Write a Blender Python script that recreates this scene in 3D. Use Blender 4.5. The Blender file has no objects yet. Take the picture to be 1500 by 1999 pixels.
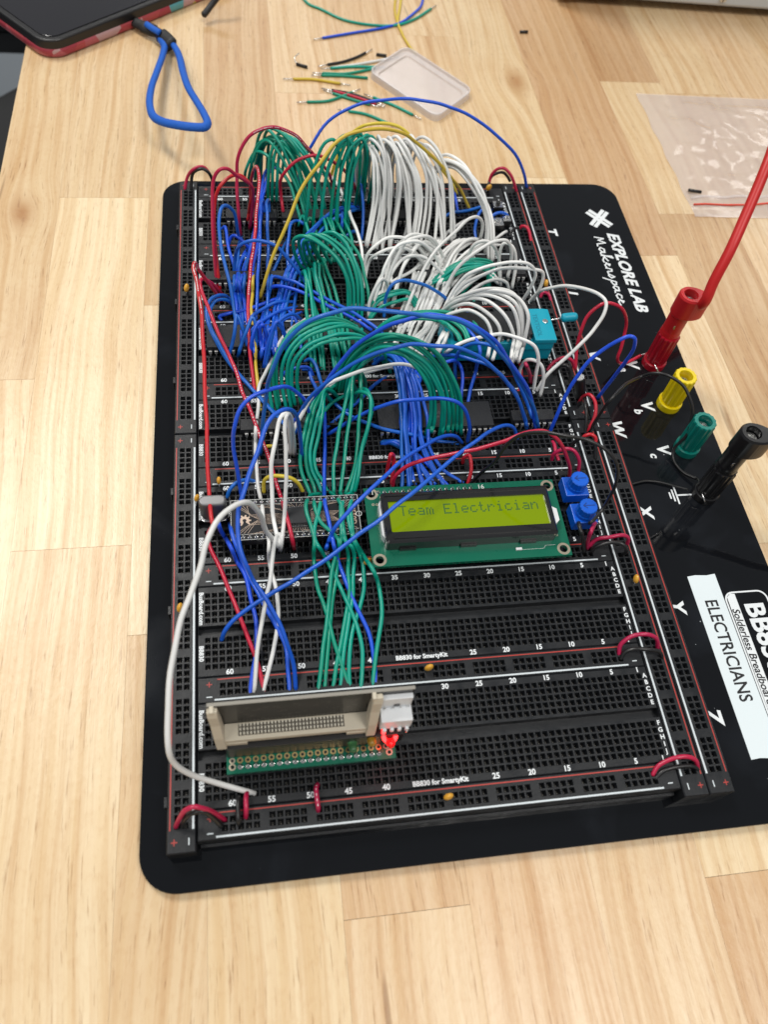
import bpy, math, random
from mathutils import Vector, Matrix, noise
random.seed(7)
S = 0.001; ZO = 13.0          # modelling unit: millimetres, board face z=0, table top z=-13
C = bpy.context.scene.collection
# ------------------------------------------------------------------ camera geometry (solved from the board legends)
FPX = 1535.968
CR = ((0.9881928926371751, -0.11889575732294883, 0.09663646222816125),
      (-0.052265031275765476, -0.8544810377512144, -0.5168467109592072),
      (0.14402490564869547, 0.5056935386320547, -0.8506061788740276))
CC = (28.26349263, -43.2329546, 271.77320676)
def ray(px, py):
    a = ((px-750)/FPX, (py-999.5)/FPX, 1.0)
    return [CR[0][i]*a[0]+CR[1][i]*a[1]+CR[2][i]*a[2] for i in range(3)]
def at(px, py, z=0.0):
    d = ray(px, py); s = (z-CC[2])/d[2]
    return (CC[0]+s*d[0], CC[1]+s*d[1], z)
# ------------------------------------------------------------------ materials
MATS = {}
def mat(name, col, rough=0.45, metal=0.0, spec=0.5, emit=None, es=0.0, bump=0.0, bscale=800, var=0.0, coat=0.0, alpha=1.0, trans=0.0):
    m = bpy.data.materials.new(name); m.use_nodes = True
    nt = m.node_tree; b = nt.nodes['Principled BSDF']
    b.inputs['Base Color'].default_value = (*col, 1)
    b.inputs['Roughness'].default_value = rough
    b.inputs['Metallic'].default_value = metal
    b.inputs['Specular IOR Level'].default_value = spec
    b.inputs['Coat Weight'].default_value = coat
    b.inputs['Transmission Weight'].default_value = trans
    b.inputs['Alpha'].default_value = alpha
    if emit:
        b.inputs['Emission Color'].default_value = (*emit, 1); b.inputs['Emission Strength'].default_value = es
    if bump or var:
        tc = nt.nodes.new('ShaderNodeTexCoord')
        n = nt.nodes.new('ShaderNodeTexNoise'); n.inputs['Scale'].default_value = bscale; n.inputs['Detail'].default_value = 4
        nt.links.new(tc.outputs['Object'], n.inputs['Vector'])
        if bump:
            bp = nt.nodes.new('ShaderNodeBump'); bp.inputs['Strength'].default_value = bump; bp.inputs['Distance'].default_value = 0.0003
            nt.links.new(n.outputs['Fac'], bp.inputs['Height']); nt.links.new(bp.outputs['Normal'], b.inputs['Normal'])
        if var:
            n2 = nt.nodes.new('ShaderNodeTexNoise'); n2.inputs['Scale'].default_value = bscale*0.13; n2.inputs['Detail'].default_value = 5
            nt.links.new(tc.outputs['Object'], n2.inputs['Vector'])
            mr = nt.nodes.new('ShaderNodeMapRange'); mr.inputs[1].default_value = .3; mr.inputs[2].default_value = .7
            mr.inputs[3].default_value = max(0.03, rough-var); mr.inputs[4].default_value = min(1, rough+var)
            nt.links.new(n2.outputs['Fac'], mr.inputs[0]); nt.links.new(mr.outputs[0], b.inputs['Roughness'])
    MATS[name] = m
    return m
M = {}
M['board'] = mat('breadboard_plastic', (0.0085, 0.0100, 0.0125), 0.40, spec=.42, bump=0.25, bscale=1800, var=0.1)
M['pin_tin'] = mat('pin_tin', (0.85, 0.85, 0.84), 0.42, .8)
M['pit'] = mat('contact_socket', (0.004, 0.004, 0.005), 0.6)
M['contact'] = mat('contact_metal', (0.50, 0.48, 0.44), 0.45, .85)
M['white_ink'] = mat('white_ink', (0.78, 0.82, 0.84), 0.4)
M['white_line'] = mat('white_line_ink', (0.64, 0.70, 0.73), 0.25)
M['red_ink'] = mat('red_ink', (0.42, 0.045, 0.035), 0.4)
M['black_ink'] = mat('black_ink', (0.01, 0.01, 0.012), 0.5)
M['ic'] = mat('chip_resin', (0.0125, 0.014, 0.017), 0.45, spec=.4, bump=0.5, bscale=2500)
M['tin'] = mat('tinned_metal', (0.80, 0.80, 0.79), 0.22, 1.0)
M['chrome'] = mat('can_metal', (0.78, 0.78, 0.78), 0.14, 1.0, bump=.04, bscale=150)
M['brass'] = mat('gold_plating', (0.75, 0.55, 0.25), 0.3, 1.0)
M['hdr'] = mat('header_plastic', (0.010, 0.010, 0.011), 0.4)
M['pcb_green'] = mat('green_solder_mask', (0.0, 0.125, 0.072), 0.25, coat=.3, var=.08, bscale=500)
M['pcb_black'] = mat('black_solder_mask', (0.012, 0.012, 0.014), 0.22, coat=.3)
M['copper'] = mat('copper_trace', (0.56, 0.43, 0.34), 0.45, .2)
M['silk'] = mat('silkscreen', (0.7, 0.72, 0.7), 0.5)
M['pad'] = mat('tinned_ring', (0.62, 0.55, 0.42), 0.3, .7)
M['bezel'] = mat('black_steel_bezel', (0.012, 0.012, 0.013), 0.16, spec=.6, coat=.5)
M['lcd'] = mat('lcd_glass', (0.15, 0.22, 0.0), 0.08, emit=(0.30, 0.43, 0.0), es=0.19)
M['lcd_dark'] = mat('lcd_segment', (0.03, 0.10, 0.03), 0.3, emit=(0.03, 0.12, 0.03), es=0.1)
M['white_plastic'] = mat('white_nylon', (0.74, 0.76, 0.78), 0.4, bump=.1, bscale=900)
M['beige'] = mat('beige_plastic', (0.56, 0.505, 0.40), 0.45, bump=.15, bscale=900)
M['pot_blue'] = mat('trimmer_blue', (0.0, 0.105, 0.62), 0.38, bump=.1, bscale=900)
M['teal'] = mat('socket_teal', (0.0, 0.33, 0.46), 0.42, bump=.15, bscale=900)
M['cap'] = mat('ceramic_yellow', (0.70, 0.36, 0.035), 0.3, coat=.3)
M['tape'] = mat('label_tape', (0.72, 0.80, 0.83), 0.42)
M['post_red'] = mat('post_red', (0.36, 0.005, 0.018), 0.28, bump=.05, bscale=400)
M['plug_red'] = mat('plug_red', (0.50, 0.012, 0.016), 0.36, bump=.05, bscale=600)
M['cable_red'] = mat('cable_red', (0.56, 0.012, 0.012), 0.42, bump=.05, bscale=600)
M['post_yellow'] = mat('post_yellow', (0.80, 0.61, 0.0), 0.3, bump=.05, bscale=400)
M['post_green'] = mat('post_green', (0.0, 0.19, 0.155), 0.3, bump=.05, bscale=400)
M['post_black'] = mat('post_black', (0.009, 0.009, 0.010), 0.28, bump=.05, bscale=400)
def wiremat(n, c, r=.36):
    m = M['w_'+n] = mat('wire_'+n, c, r, coat=.06, bump=.06, bscale=450, var=.08); N, L = m.node_tree.nodes, m.node_tree.links
    oi = N.new('ShaderNodeObjectInfo'); hs = N.new('ShaderNodeHueSaturation'); hs.inputs['Color'].default_value = (*c, 1)   # batches of wire differ a little
    a = N.new('ShaderNodeMapRange'); a.inputs[3].default_value = .84; a.inputs[4].default_value = 1.12; L.new(oi.outputs['Random'], a.inputs[0]); L.new(a.outputs[0], hs.inputs['Value'])
    b = N.new('ShaderNodeMapRange'); b.inputs[3].default_value = .488; b.inputs[4].default_value = .512; L.new(oi.outputs['Random'], b.inputs[0]); L.new(b.outputs[0], hs.inputs['Hue'])
    L.new(hs.outputs[0], N['Principled BSDF'].inputs['Base Color'])
wiremat('blue', (0.010, 0.115, 0.62)); wiremat('green', (0.0, 0.31, 0.215)); wiremat('red', (0.52, 0.014, 0.055))
wiremat('white', (0.79, 0.795, 0.78)); wiremat('yellow', (0.75, 0.58, 0.055)); wiremat('black', (0.012, 0.012, 0.013))
M['led_red'] = mat('led_red_lit', (0.6, 0.01, 0.01), 0.2, emit=(1, 0.03, 0.03), es=6.0)
M['led_yellow'] = mat('led_yellow', (0.55, 0.33, 0.04), 0.15, trans=.5)
M['led_green'] = mat('led_green', (0.08, 0.25, 0.10), 0.15, trans=.5)
M['rubber'] = mat('rubber', (0.012, 0.012, 0.012), 0.8)
M['cord'] = mat('cord_blue', (0.004, 0.105, 0.52), 0.7, bump=1.0, bscale=900)
M['leather'] = mat('black_leather', (0.013, 0.013, 0.014), 0.55, bump=.4, bscale=900)
M['case_grey'] = mat('instrument_grey', (0.58, 0.61, 0.62), 0.5, bump=.2, bscale=500)
M['case_cream'] = mat('instrument_cream', (0.55, 0.52, 0.44), 0.5)
M['screen_glass'] = mat('phone_glass', (0.012, 0.011, 0.014), 0.12, coat=.4)
M['chair'] = mat('chair_fabric', (0.012, 0.013, 0.014), 0.8, bump=.5, bscale=200)
M['floor'] = mat('floor_grey', (0.16, 0.18, 0.20), 0.55, bump=.2, bscale=20)

def nodes(m): return m.node_tree.nodes, m.node_tree.links
# glossy black plate with dust and finger smears
def plate_mat():
    m = mat('black_acrylic', (0.0045, 0.0052, 0.0068), 0.07, spec=.36); N, L = nodes(m); b = N['Principled BSDF']
    tc = N.new('ShaderNodeTexCoord')
    v = N.new('ShaderNodeTexVoronoi'); v.inputs['Scale'].default_value = 190; v.inputs['Randomness'].default_value = 1
    L.new(tc.outputs['Object'], v.inputs['Vector'])
    w = N.new('ShaderNodeTexNoise'); w.inputs['Scale'].default_value = 90; L.new(tc.outputs['Object'], w.inputs['Vector'])
    th = N.new('ShaderNodeMath'); th.operation = 'MULTIPLY'; L.new(w.outputs['Fac'], th.inputs[0]); th.inputs[1].default_value = 0.085
    lt = N.new('ShaderNodeMath'); lt.operation = 'LESS_THAN'; L.new(v.outputs['Distance'], lt.inputs[0])
    sp = N.new('ShaderNodeSeparateColor'); L.new(v.outputs['Color'], sp.inputs[0])
    p = N.new('ShaderNodeMath'); p.operation = 'POWER'; L.new(sp.outputs[0], p.inputs[0]); p.inputs[1].default_value = 3.0
    q = N.new('ShaderNodeMath'); q.operation = 'MULTIPLY'; L.new(p.outputs[0], q.inputs[0]); L.new(th.outputs[0], q.inputs[1])
    L.new(q.outputs[0], lt.inputs[1])
    n = N.new('ShaderNodeTexNoise'); n.inputs['Scale'].default_value = 26; n.inputs['Detail'].default_value = 6; n.inputs['Distortion'].default_value = .6
    L.new(tc.outputs['Object'], n.inputs['Vector'])
    r = N.new('ShaderNodeValToRGB'); r.color_ramp.elements[0].position = .53; r.color_ramp.elements[1].position = .75
    L.new(n.outputs['Fac'], r.inputs[0])
    mx = N.new('ShaderNodeMixRGB'); L.new(r.outputs[0], mx.inputs[0]); mx.inputs[1].default_value = (0.0045, .0052, .0068, 1); mx.inputs[2].default_value = (.011, .013, .017, 1)
    mx2 = N.new('ShaderNodeMixRGB'); L.new(lt.outputs[0], mx2.inputs[0]); L.new(mx.outputs[0], mx2.inputs[1]); mx2.inputs[2].default_value = (.32, .34, .36, 1)
    L.new(mx2.outputs[0], b.inputs['Base Color'])
    mr = N.new('ShaderNodeMapRange'); L.new(r.outputs[0], mr.inputs[0]); mr.inputs[3].default_value = .055; mr.inputs[4].default_value = .14
    L.new(mr.outputs[0], b.inputs['Roughness'])
    return m
M['plate'] = plate_mat()
# butcher block: every stave has its own tone and seed in the 'plank' attribute
def wood_mat():
    m = mat('maple_butcher_block', (.6, .45, .28), 0.32); N, L = nodes(m); b = N['Principled BSDF']
    g = N.new('ShaderNodeNewGeometry'); a = N.new('ShaderNodeAttribute'); a.attribute_name = 'plank'
    sp = N.new('ShaderNodeSeparateColor'); L.new(a.outputs['Color'], sp.inputs[0])
    off = N.new('ShaderNodeVectorMath'); off.operation = 'SCALE'; L.new(a.outputs['Color'], off.inputs[0]); off.inputs['Scale'].default_value = 7.0
    ps = N.new('ShaderNodeVectorMath'); ps.operation = 'ADD'; L.new(g.outputs['Position'], ps.inputs[0]); L.new(off.outputs[0], ps.inputs[1])
    # knots: the grain spreads round them
    kx = None
    for (kx_, ky_, rad) in ((.2035, .449, .014), (-.0905, .318, .012)):
        sb = N.new('ShaderNodeVectorMath'); sb.operation = 'SUBTRACT'; L.new(g.outputs['Position'], sb.inputs[0]); sb.inputs[1].default_value = (kx_, ky_, .0)
        sc1 = N.new('ShaderNodeVectorMath'); sc1.operation = 'MULTIPLY'; L.new(sb.outputs[0], sc1.inputs[0]); sc1.inputs[1].default_value = (1/rad, .55/rad, 0)
        ln = N.new('ShaderNodeVectorMath'); ln.operation = 'LENGTH'; L.new(sc1.outputs[0], ln.inputs[0])
        sq = N.new('ShaderNodeMath'); sq.operation = 'POWER'; L.new(ln.outputs['Value'], sq.inputs[0]); sq.inputs[1].default_value = 1.6
        ng = N.new('ShaderNodeMath'); ng.operation = 'MULTIPLY'; L.new(sq.outputs[0], ng.inputs[0]); ng.inputs[1].default_value = -1
        ex = N.new('ShaderNodeMath'); ex.operation = 'EXPONENT'; L.new(ng.outputs[0], ex.inputs[0])
        dm = N.new('ShaderNodeVectorMath'); dm.operation = 'SCALE'; L.new(sb.outputs[0], dm.inputs[0]); L.new(ex.outputs[0], dm.inputs['Scale'])
        dn = N.new('ShaderNodeVectorMath'); dn.operation = 'MULTIPLY'; L.new(dm.outputs[0], dn.inputs[0]); dn.inputs[1].default_value = (-.95, 0, 0)
        ad_ = N.new('ShaderNodeVectorMath'); ad_.operation = 'ADD'; L.new(ps.outputs[0], ad_.inputs[0]); L.new(dn.outputs[0], ad_.inputs[1]); ps = ad_
        p3 = N.new('ShaderNodeMath'); p3.operation = 'POWER'; L.new(ex.outputs[0], p3.inputs[0]); p3.inputs[1].default_value = 3.0
        if kx is None: kx = p3
        else:
            mxk = N.new('ShaderNodeMath'); mxk.operation = 'MAXIMUM'; L.new(kx.outputs[0], mxk.inputs[0]); L.new(p3.outputs[0], mxk.inputs[1]); kx = mxk
    # slow wobble so that the grain is never ruler straight
    wob = N.new('ShaderNodeTexNoise'); wob.inputs['Scale'].default_value = 5; wob.inputs['Detail'].default_value = 2; L.new(ps.outputs[0], wob.inputs['Vector'])
    wv = N.new('ShaderNodeVectorMath'); wv.operation = 'MULTIPLY_ADD'; L.new(wob.outputs['Color'], wv.inputs[0]); wv.inputs[1].default_value = (.022, 0, 0); L.new(ps.outputs[0], wv.inputs[2])
    def mapn(sx, sy, det=5, rgh=.6, dist=0.):
        mp = N.new('ShaderNodeMapping'); mp.inputs['Scale'].default_value = (sx, sy, 1); L.new(wv.outputs[0], mp.inputs['Vector'])
        n = N.new('ShaderNodeTexNoise'); n.inputs['Scale'].default_value = 1; n.inputs['Detail'].default_value = det; n.inputs['Roughness'].default_value = rgh; n.inputs['Distortion'].default_value = dist
        L.new(mp.outputs[0], n.inputs['Vector']); return n
    big = mapn(30, 2.2, 3); pin = mapn(210, 1.6, 3, .5); grain = mapn(420, 9, 5, .6); pores = mapn(1300, 70, 3); fl = mapn(600, 300, 3); blot = mapn(14, 12, 4)
    ring_map = N.new('ShaderNodeMapping'); ring_map.inputs['Scale'].default_value = (1, .07, 1); L.new(wv.outputs[0], ring_map.inputs['Vector'])
    wave = N.new('ShaderNodeTexWave'); wave.inputs['Scale'].default_value = 34; wave.inputs['Distortion'].default_value = 6; wave.inputs['Detail'].default_value = 3; wave.inputs['Detail Scale'].default_value = 1.0
    L.new(ring_map.outputs[0], wave.inputs['Vector'])
    base = N.new('ShaderNodeValToRGB'); e = base.color_ramp.elements
    e[0].position = 0; e[0].color = (0.47, 0.285, 0.130, 1); e[1].position = 1; e[1].color = (0.85, 0.70, 0.465, 1)
    x = e.new(.45); x.color = (0.72, 0.55, 0.335, 1)
    L.new(sp.outputs[0], base.inputs[0])
    pink = N.new('ShaderNodeMixRGB'); pink.blend_type = 'MULTIPLY'; L.new(sp.outputs[2], pink.inputs[0]); L.new(base.outputs[0], pink.inputs[1]); pink.inputs[2].default_value = (.96, .895, .90, 1)
    cur = pink.outputs[0]
    def mul(fac_sock, lo, hi, col, strength):
        nonlocal cur
        mr = N.new('ShaderNodeMapRange'); mr.inputs[1].default_value = lo; mr.inputs[2].default_value = hi; mr.inputs[3].default_value = 0; mr.inputs[4].default_value = strength
        L.new(fac_sock, mr.inputs[0])
        x = N.new('ShaderNodeMixRGB'); x.blend_type = 'MULTIPLY'; L.new(mr.outputs[0], x.inputs[0]); L.new(cur, x.inputs[1]); x.inputs[2].default_value = (*col, 1); cur = x.outputs[0]
    mul(big.outputs['Fac'], .45, .75, (.86, .76, .62), .55)
    mul(pin.outputs['Fac'], .48, .66, (.84, .72, .58), .6)
    mul(kx.outputs[0], .05, 1.0, (.62, .42, .26), .85)
    mul(wave.outputs['Fac'], .55, 1.0, (.88, .78, .62), .3)
    mul(grain.outputs['Fac'], .46, .72, (.78, .64, .50), .7)
    mul(pores.outputs['Fac'], .60, .72, (.52, .38, .28), .7)
    mul(fl.outputs['Fac'], .5, .8, (.86, .76, .66), .5)
    mul(blot.outputs['Fac'], .5, .75, (.88, .78, .68), .6)
    knot = N.new('ShaderNodeMapping'); knot.inputs['Scale'].default_value = (220, 12, 1); L.new(wv.outputs[0], knot.inputs['Vector'])
    kn = N.new('ShaderNodeTexNoise'); kn.inputs['Scale'].default_value = 1; kn.inputs['Detail'].default_value = 1; L.new(knot.outputs[0], kn.inputs['Vector'])
    mul(kn.outputs['Fac'], .755, .80, (.36, .25, .17), .55)
    L.new(cur, b.inputs['Base Color'])
    mr = N.new('ShaderNodeMapRange'); L.new(grain.outputs['Fac'], mr.inputs[0]); mr.inputs[3].default_value = .26; mr.inputs[4].default_value = .46; L.new(mr.outputs[0], b.inputs['Roughness'])
    bp = N.new('ShaderNodeBump'); bp.inputs['Strength'].default_value = .28; bp.inputs['Distance'].default_value = .0004
    ad = N.new('ShaderNodeMath'); L.new(grain.outputs['Fac'], ad.inputs[0]); L.new(fl.outputs['Fac'], ad.inputs[1]); L.new(ad.outputs[0], bp.inputs['Height']); L.new(bp.outputs[0], b.inputs['Normal'])
    return m
M['wood'] = wood_mat()
M['seam'] = mat('glue_line', (.16, .09, .045), .6)
def film_mat(name, tint, op, rough, bscale, bstr):
    m = bpy.data.materials.new(name); m.use_nodes = True; N, L = nodes(m); N.clear()
    o = N.new('ShaderNodeOutputMaterial'); t = N.new('ShaderNodeBsdfTransparent'); t.inputs[0].default_value = (.97, .96, .96, 1)
    p = N.new('ShaderNodeBsdfPrincipled'); p.inputs['Base Color'].default_value = (*tint, 1); p.inputs['Roughness'].default_value = rough
    mx = N.new('ShaderNodeMixShader'); mx.inputs[0].default_value = op; L.new(t.outputs[0], mx.inputs[1]); L.new(p.outputs[0], mx.inputs[2]); L.new(mx.outputs[0], o.inputs[0])
    tc = N.new('ShaderNodeTexCoord'); n = N.new('ShaderNodeTexNoise'); n.inputs['Scale'].default_value = bscale; n.inputs['Detail'].default_value = 3
    L.new(tc.outputs['Object'], n.inputs['Vector']); bp = N.new('ShaderNodeBump'); bp.inputs['Strength'].default_value = bstr; bp.inputs['Distance'].default_value = .004
    L.new(n.outputs['Fac'], bp.inputs['Height']); L.new(bp.outputs[0], p.inputs['Normal'])
    return m
M['film'] = film_mat('clear_polythene', (.82, .78, .78), .38, .10, 16, .42)
M['lid'] = film_mat('translucent_polypropylene', (.92, .91, .93), .32, .22, 60, .15)
def floral_mat():
    m = mat('floral_case', (.5, .2, .2), .35); N, L = nodes(m); b = N['Principled BSDF']
    tc = N.new('ShaderNodeTexCoord'); v = N.new('ShaderNodeTexVoronoi'); v.inputs['Scale'].default_value = 75; L.new(tc.outputs['Object'], v.inputs['Vector'])
    s = N.new('ShaderNodeSeparateColor'); L.new(v.outputs['Color'], s.inputs[0]); r = N.new('ShaderNodeValToRGB'); r.color_ramp.interpolation = 'CONSTANT'
    cs = [(.42, .06, .07), (.50, .30, .30), (.10, .33, .36), (.45, .10, .12), (.55, .45, .06), (.36, .04, .06)]
    e = r.color_ramp.elements; e[0].color = (*cs[0], 1); e[1].position = .2; e[1].color = (*cs[1], 1)
    for i, c in enumerate(cs[2:]): q = e.new(.36+.16*i); q.color = (*c, 1)
    L.new(s.outputs[0], r.inputs[0]); L.new(r.outputs[0], b.inputs['Base Color']); return m
M['floral'] = floral_mat()
# ------------------------------------------------------------------ mesh builder
class MB:
    def __init__(s): s.v = []; s.f = []; s.m = []; s.mi = 0; s.mats = []
    def mat(s, k):
        if k not in s.mats: s.mats.append(k)
        s.mi = s.mats.index(k); return s
    def face(s, pts):
        n = len(s.v); s.v += [tuple(p) for p in pts]; s.f.append(tuple(range(n, n+len(pts)))); s.m.append(s.mi); return s
    def add(s, v, f):
        n = len(s.v); s.v += [tuple(p) for p in v]; s.f += [tuple(i+n for i in q) for q in f]; s.m += [s.mi]*len(f); return s
    def box(s, x0, y0, z0, x1, y1, z1):
        v = [(x0,y0,z0),(x1,y0,z0),(x1,y1,z0),(x0,y1,z0),(x0,y0,z1),(x1,y0,z1),(x1,y1,z1),(x0,y1,z1)]
        return s.add(v, [(3,2,1,0),(4,5,6,7),(0,1,5,4),(1,2,6,5),(2,3,7,6),(3,0,4,7)])
    def prism(s, poly, z0, z1):
        n = len(poly); v = [(x,y,z0) for x,y in poly]+[(x,y,z1) for x,y in poly]
        return s.add(v, [tuple(range(n-1,-1,-1)), tuple(range(n,2*n))]+[(i,(i+1)%n,(i+1)%n+n,i+n) for i in range(n)])
    def lathe(s, cx, cy, prof, n=32, flute=0, fd=0.0):
        v = []; f = []
        for r, z, fl in [(p+(0,))[:3] for p in prof]:
            for k in range(n):
                a = 2*math.pi*k/n; rr = r+(fl*fd*math.cos(flute*a) if flute else 0)
                v.append((cx+rr*math.cos(a), cy+rr*math.sin(a), z))
        for i in range(len(prof)-1):
            for k in range(n): f.append((i*n+k, i*n+(k+1)%n, (i+1)*n+(k+1)%n, (i+1)*n+k))
        f.append(tuple(range(n-1,-1,-1))); f.append(tuple((len(prof)-1)*n+k for k in range(n)))
        return s.add(v, f)
    def tube(s, pts, r, n=8, flat=1.0):
        P = [Vector(p) for p in pts]; v = []; f = []
        T = [(P[min(i+1,len(P)-1)]-P[max(i-1,0)]).normalized() for i in range(len(P))]
        u = T[0].orthogonal().normalized()
        for i, p in enumerate(P):
            u = (u-T[i]*u.dot(T[i])).normalized(); w = T[i].cross(u)
            rr = r[i] if isinstance(r, (list, tuple)) else r
            for k in range(n):
                a = 2*math.pi*k/n; v.append(tuple(p+u*math.cos(a)*rr+w*math.sin(a)*rr*flat))
        for i in range(len(P)-1):
            for k in range(n): f.append((i*n+k, i*n+(k+1)%n, (i+1)*n+(k+1)%n, (i+1)*n+k))
        f.append(tuple(range(n-1,-1,-1))); f.append(tuple((len(P)-1)*n+k for k in range(n)))
        return s.add(v, f)
    def xf(s, fn, start=0):
        for i in range(start, len(s.v)): s.v[i] = fn(s.v[i])
        return s
    def build(s, name, m=None, parent=None, origin=None, smooth=False, bevel=0, bseg=2):
        o0 = origin or ((sum(p[0] for p in s.v)/len(s.v), sum(p[1] for p in s.v)/len(s.v), min(p[2] for p in s.v)) if not parent else parent['_o'])
        me = bpy.data.meshes.new(name)
        me.from_pydata([((p[0]-o0[0])*S, (p[1]-o0[1])*S, (p[2]-o0[2])*S) for p in s.v], [], s.f)
        if s.mats:
            for k in s.mats: me.materials.append(M[k])
            for p, i in zip(me.polygons, s.m): p.material_index = i
        else: me.materials.append(M[m])
        if smooth: me.shade_smooth()
        me.update()
        o = bpy.data.objects.new(name, me); C.objects.link(o)
        if parent: o.parent = parent; o['_o'] = o0
        else: o.location = (o0[0]*S, o0[1]*S, (o0[2]+ZO)*S); o['_o'] = o0
        if bevel:
            b = o.modifiers.new('edge', 'BEVEL'); b.width = bevel*S; b.segments = bseg; b.limit_method = 'ANGLE'; b.angle_limit = math.radians(40)
        return o
def tag(o, label=None, cat=None, group=None, kind=None):
    if label: o['label'] = label
    if cat: o['category'] = cat
    if group: o['group'] = group
    if kind: o['kind'] = kind
    return o
def thing(name, label, cat, o0, group=None):
    o = bpy.data.objects.new(name, None); C.objects.link(o); o.empty_display_size = .005
    o.location = (o0[0]*S, o0[1]*S, (o0[2]+ZO)*S); o['_o'] = tuple(o0)
    return tag(o, label, cat, group)
def copy_tree(o, d, parent=None):
    c = o.copy(); C.objects.link(c)
    if parent: c.parent = parent
    else:
        c.location = (o.location[0]+d[0]*S, o.location[1]+d[1]*S, o.location[2]+d[2]*S)
    c['_o'] = tuple(o['_o'][i]+d[i] for i in range(3))
    for ch in list(o.children): copy_tree(ch, d, c)
    return c
# ------------------------------------------------------------------ lettering
_tc = {}
def glyphs(txt, size, off=0.0, shear=0.0, align='CENTER'):
    k = (txt, size, off, shear, align)
    if k not in _tc:
        cu = bpy.data.curves.new('t', 'FONT'); cu.body = txt; cu.size = size; cu.offset = off; cu.shear = shear; cu.align_x = align; cu.align_y = 'CENTER'; cu.resolution_u = 3
        ob = bpy.data.objects.new('t', cu); me = ob.to_mesh()
        _tc[k] = ([tuple(v.co) for v in me.vertices], [tuple(p.vertices) for p in me.polygons])
        ob.to_mesh_clear(); bpy.data.objects.remove(ob); bpy.data.curves.remove(cu)
    return _tc[k]
def put_text(mb, txt, x, y, z, size, rot=0, off=0.0, shear=0.0, align='CENTER', sx=1.0):
    v, f = glyphs(txt, size, off, shear, align); c, s = math.cos(math.radians(rot)), math.sin(math.radians(rot))
    mb.add([(x+c*p[0]*sx-s*p[1], y+s*p[0]*sx+c*p[1], z) for p in v], f)
def line(mb, x0, y0, x1, y1, w, z):
    dx, dy = x1-x0, y1-y0; l = math.hypot(dx, dy) or 1; nx, ny = -dy/l*w/2, dx/l*w/2
    mb.face([(x0-nx,y0-ny,z),(x1-nx,y1-ny,z),(x1+nx,y1+ny,z),(x0+nx,y0+ny,z)])
def stroke(mb, pts, w, z):
    for a, b in zip(pts[:-1], pts[1:]):
        dx, dy = b[0]-a[0], b[1]-a[1]; l = math.hypot(dx, dy) or 1; e = w*.3/l
        line(mb, a[0]-dx*e, a[1]-dy*e, b[0]+dx*e, b[1]+dy*e, w, z); z += .002
def ring(mb, cx, cy, r0, r1, z, n=20):
    for k in range(n):
        a, b = 2*math.pi*k/n, 2*math.pi*(k+1)/n
        mb.face([(cx+r0*math.cos(a),cy+r0*math.sin(a),z),(cx+r1*math.cos(a),cy+r1*math.sin(a),z),(cx+r1*math.cos(b),cy+r1*math.sin(b),z),(cx+r0*math.cos(b),cy+r0*math.sin(b),z)])
def disc(mb, cx, cy, r, z, n=20): mb.face([(cx+r*math.cos(2*math.pi*k/n), cy+r*math.sin(2*math.pi*k/n), z) for k in range(n)])
def rrect(x0, y0, x1, y1, r, n=6):
    P = []
    for cx, cy, a0 in ((x1-r,y1-r,0),(x0+r,y1-r,90),(x0+r,y0+r,180),(x1-r,y0+r,270)):
        for k in range(n+1):
            a = math.radians(a0+90*k/n); P.append((cx+r*math.cos(a), cy+r*math.sin(a)))
    return P
def spline(P, per=6):
    P = [Vector(p) for p in P]
    if len(P) < 3: return P
    Q = [P[0]*2-P[1]]+P+[P[-1]*2-P[-2]]; out = []
    for i in range(1, len(Q)-2):
        p0, p1, p2, p3 = Q[i-1:i+3]
        # centripetal Catmull-Rom
        t = [0]
        for a, b in ((p0,p1),(p1,p2),(p2,p3)): t.append(t[-1]+max((b-a).length, 1e-4)**.5)
        for k in range(per):
            u = t[1]+(t[2]-t[1])*k/per
            A1 = p0*((t[1]-u)/(t[1]-t[0]))+p1*((u-t[0])/(t[1]-t[0])); A2 = p1*((t[2]-u)/(t[2]-t[1]))+p2*((u-t[1])/(t[2]-t[1])); A3 = p2*((t[3]-u)/(t[3]-t[2]))+p3*((u-t[2])/(t[3]-t[2]))
            B1 = A1*((t[2]-u)/(t[2]-t[0]))+A2*((u-t[0])/(t[2]-t[0])); B2 = A2*((t[3]-u)/(t[3]-t[1]))+A3*((u-t[1])/(t[3]-t[1]))
            out.append(B1*((t[2]-u)/(t[2]-t[1]))+B2*((u-t[1])/(t[2]-t[1])))
    out.append(P[-1]); return out
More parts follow.
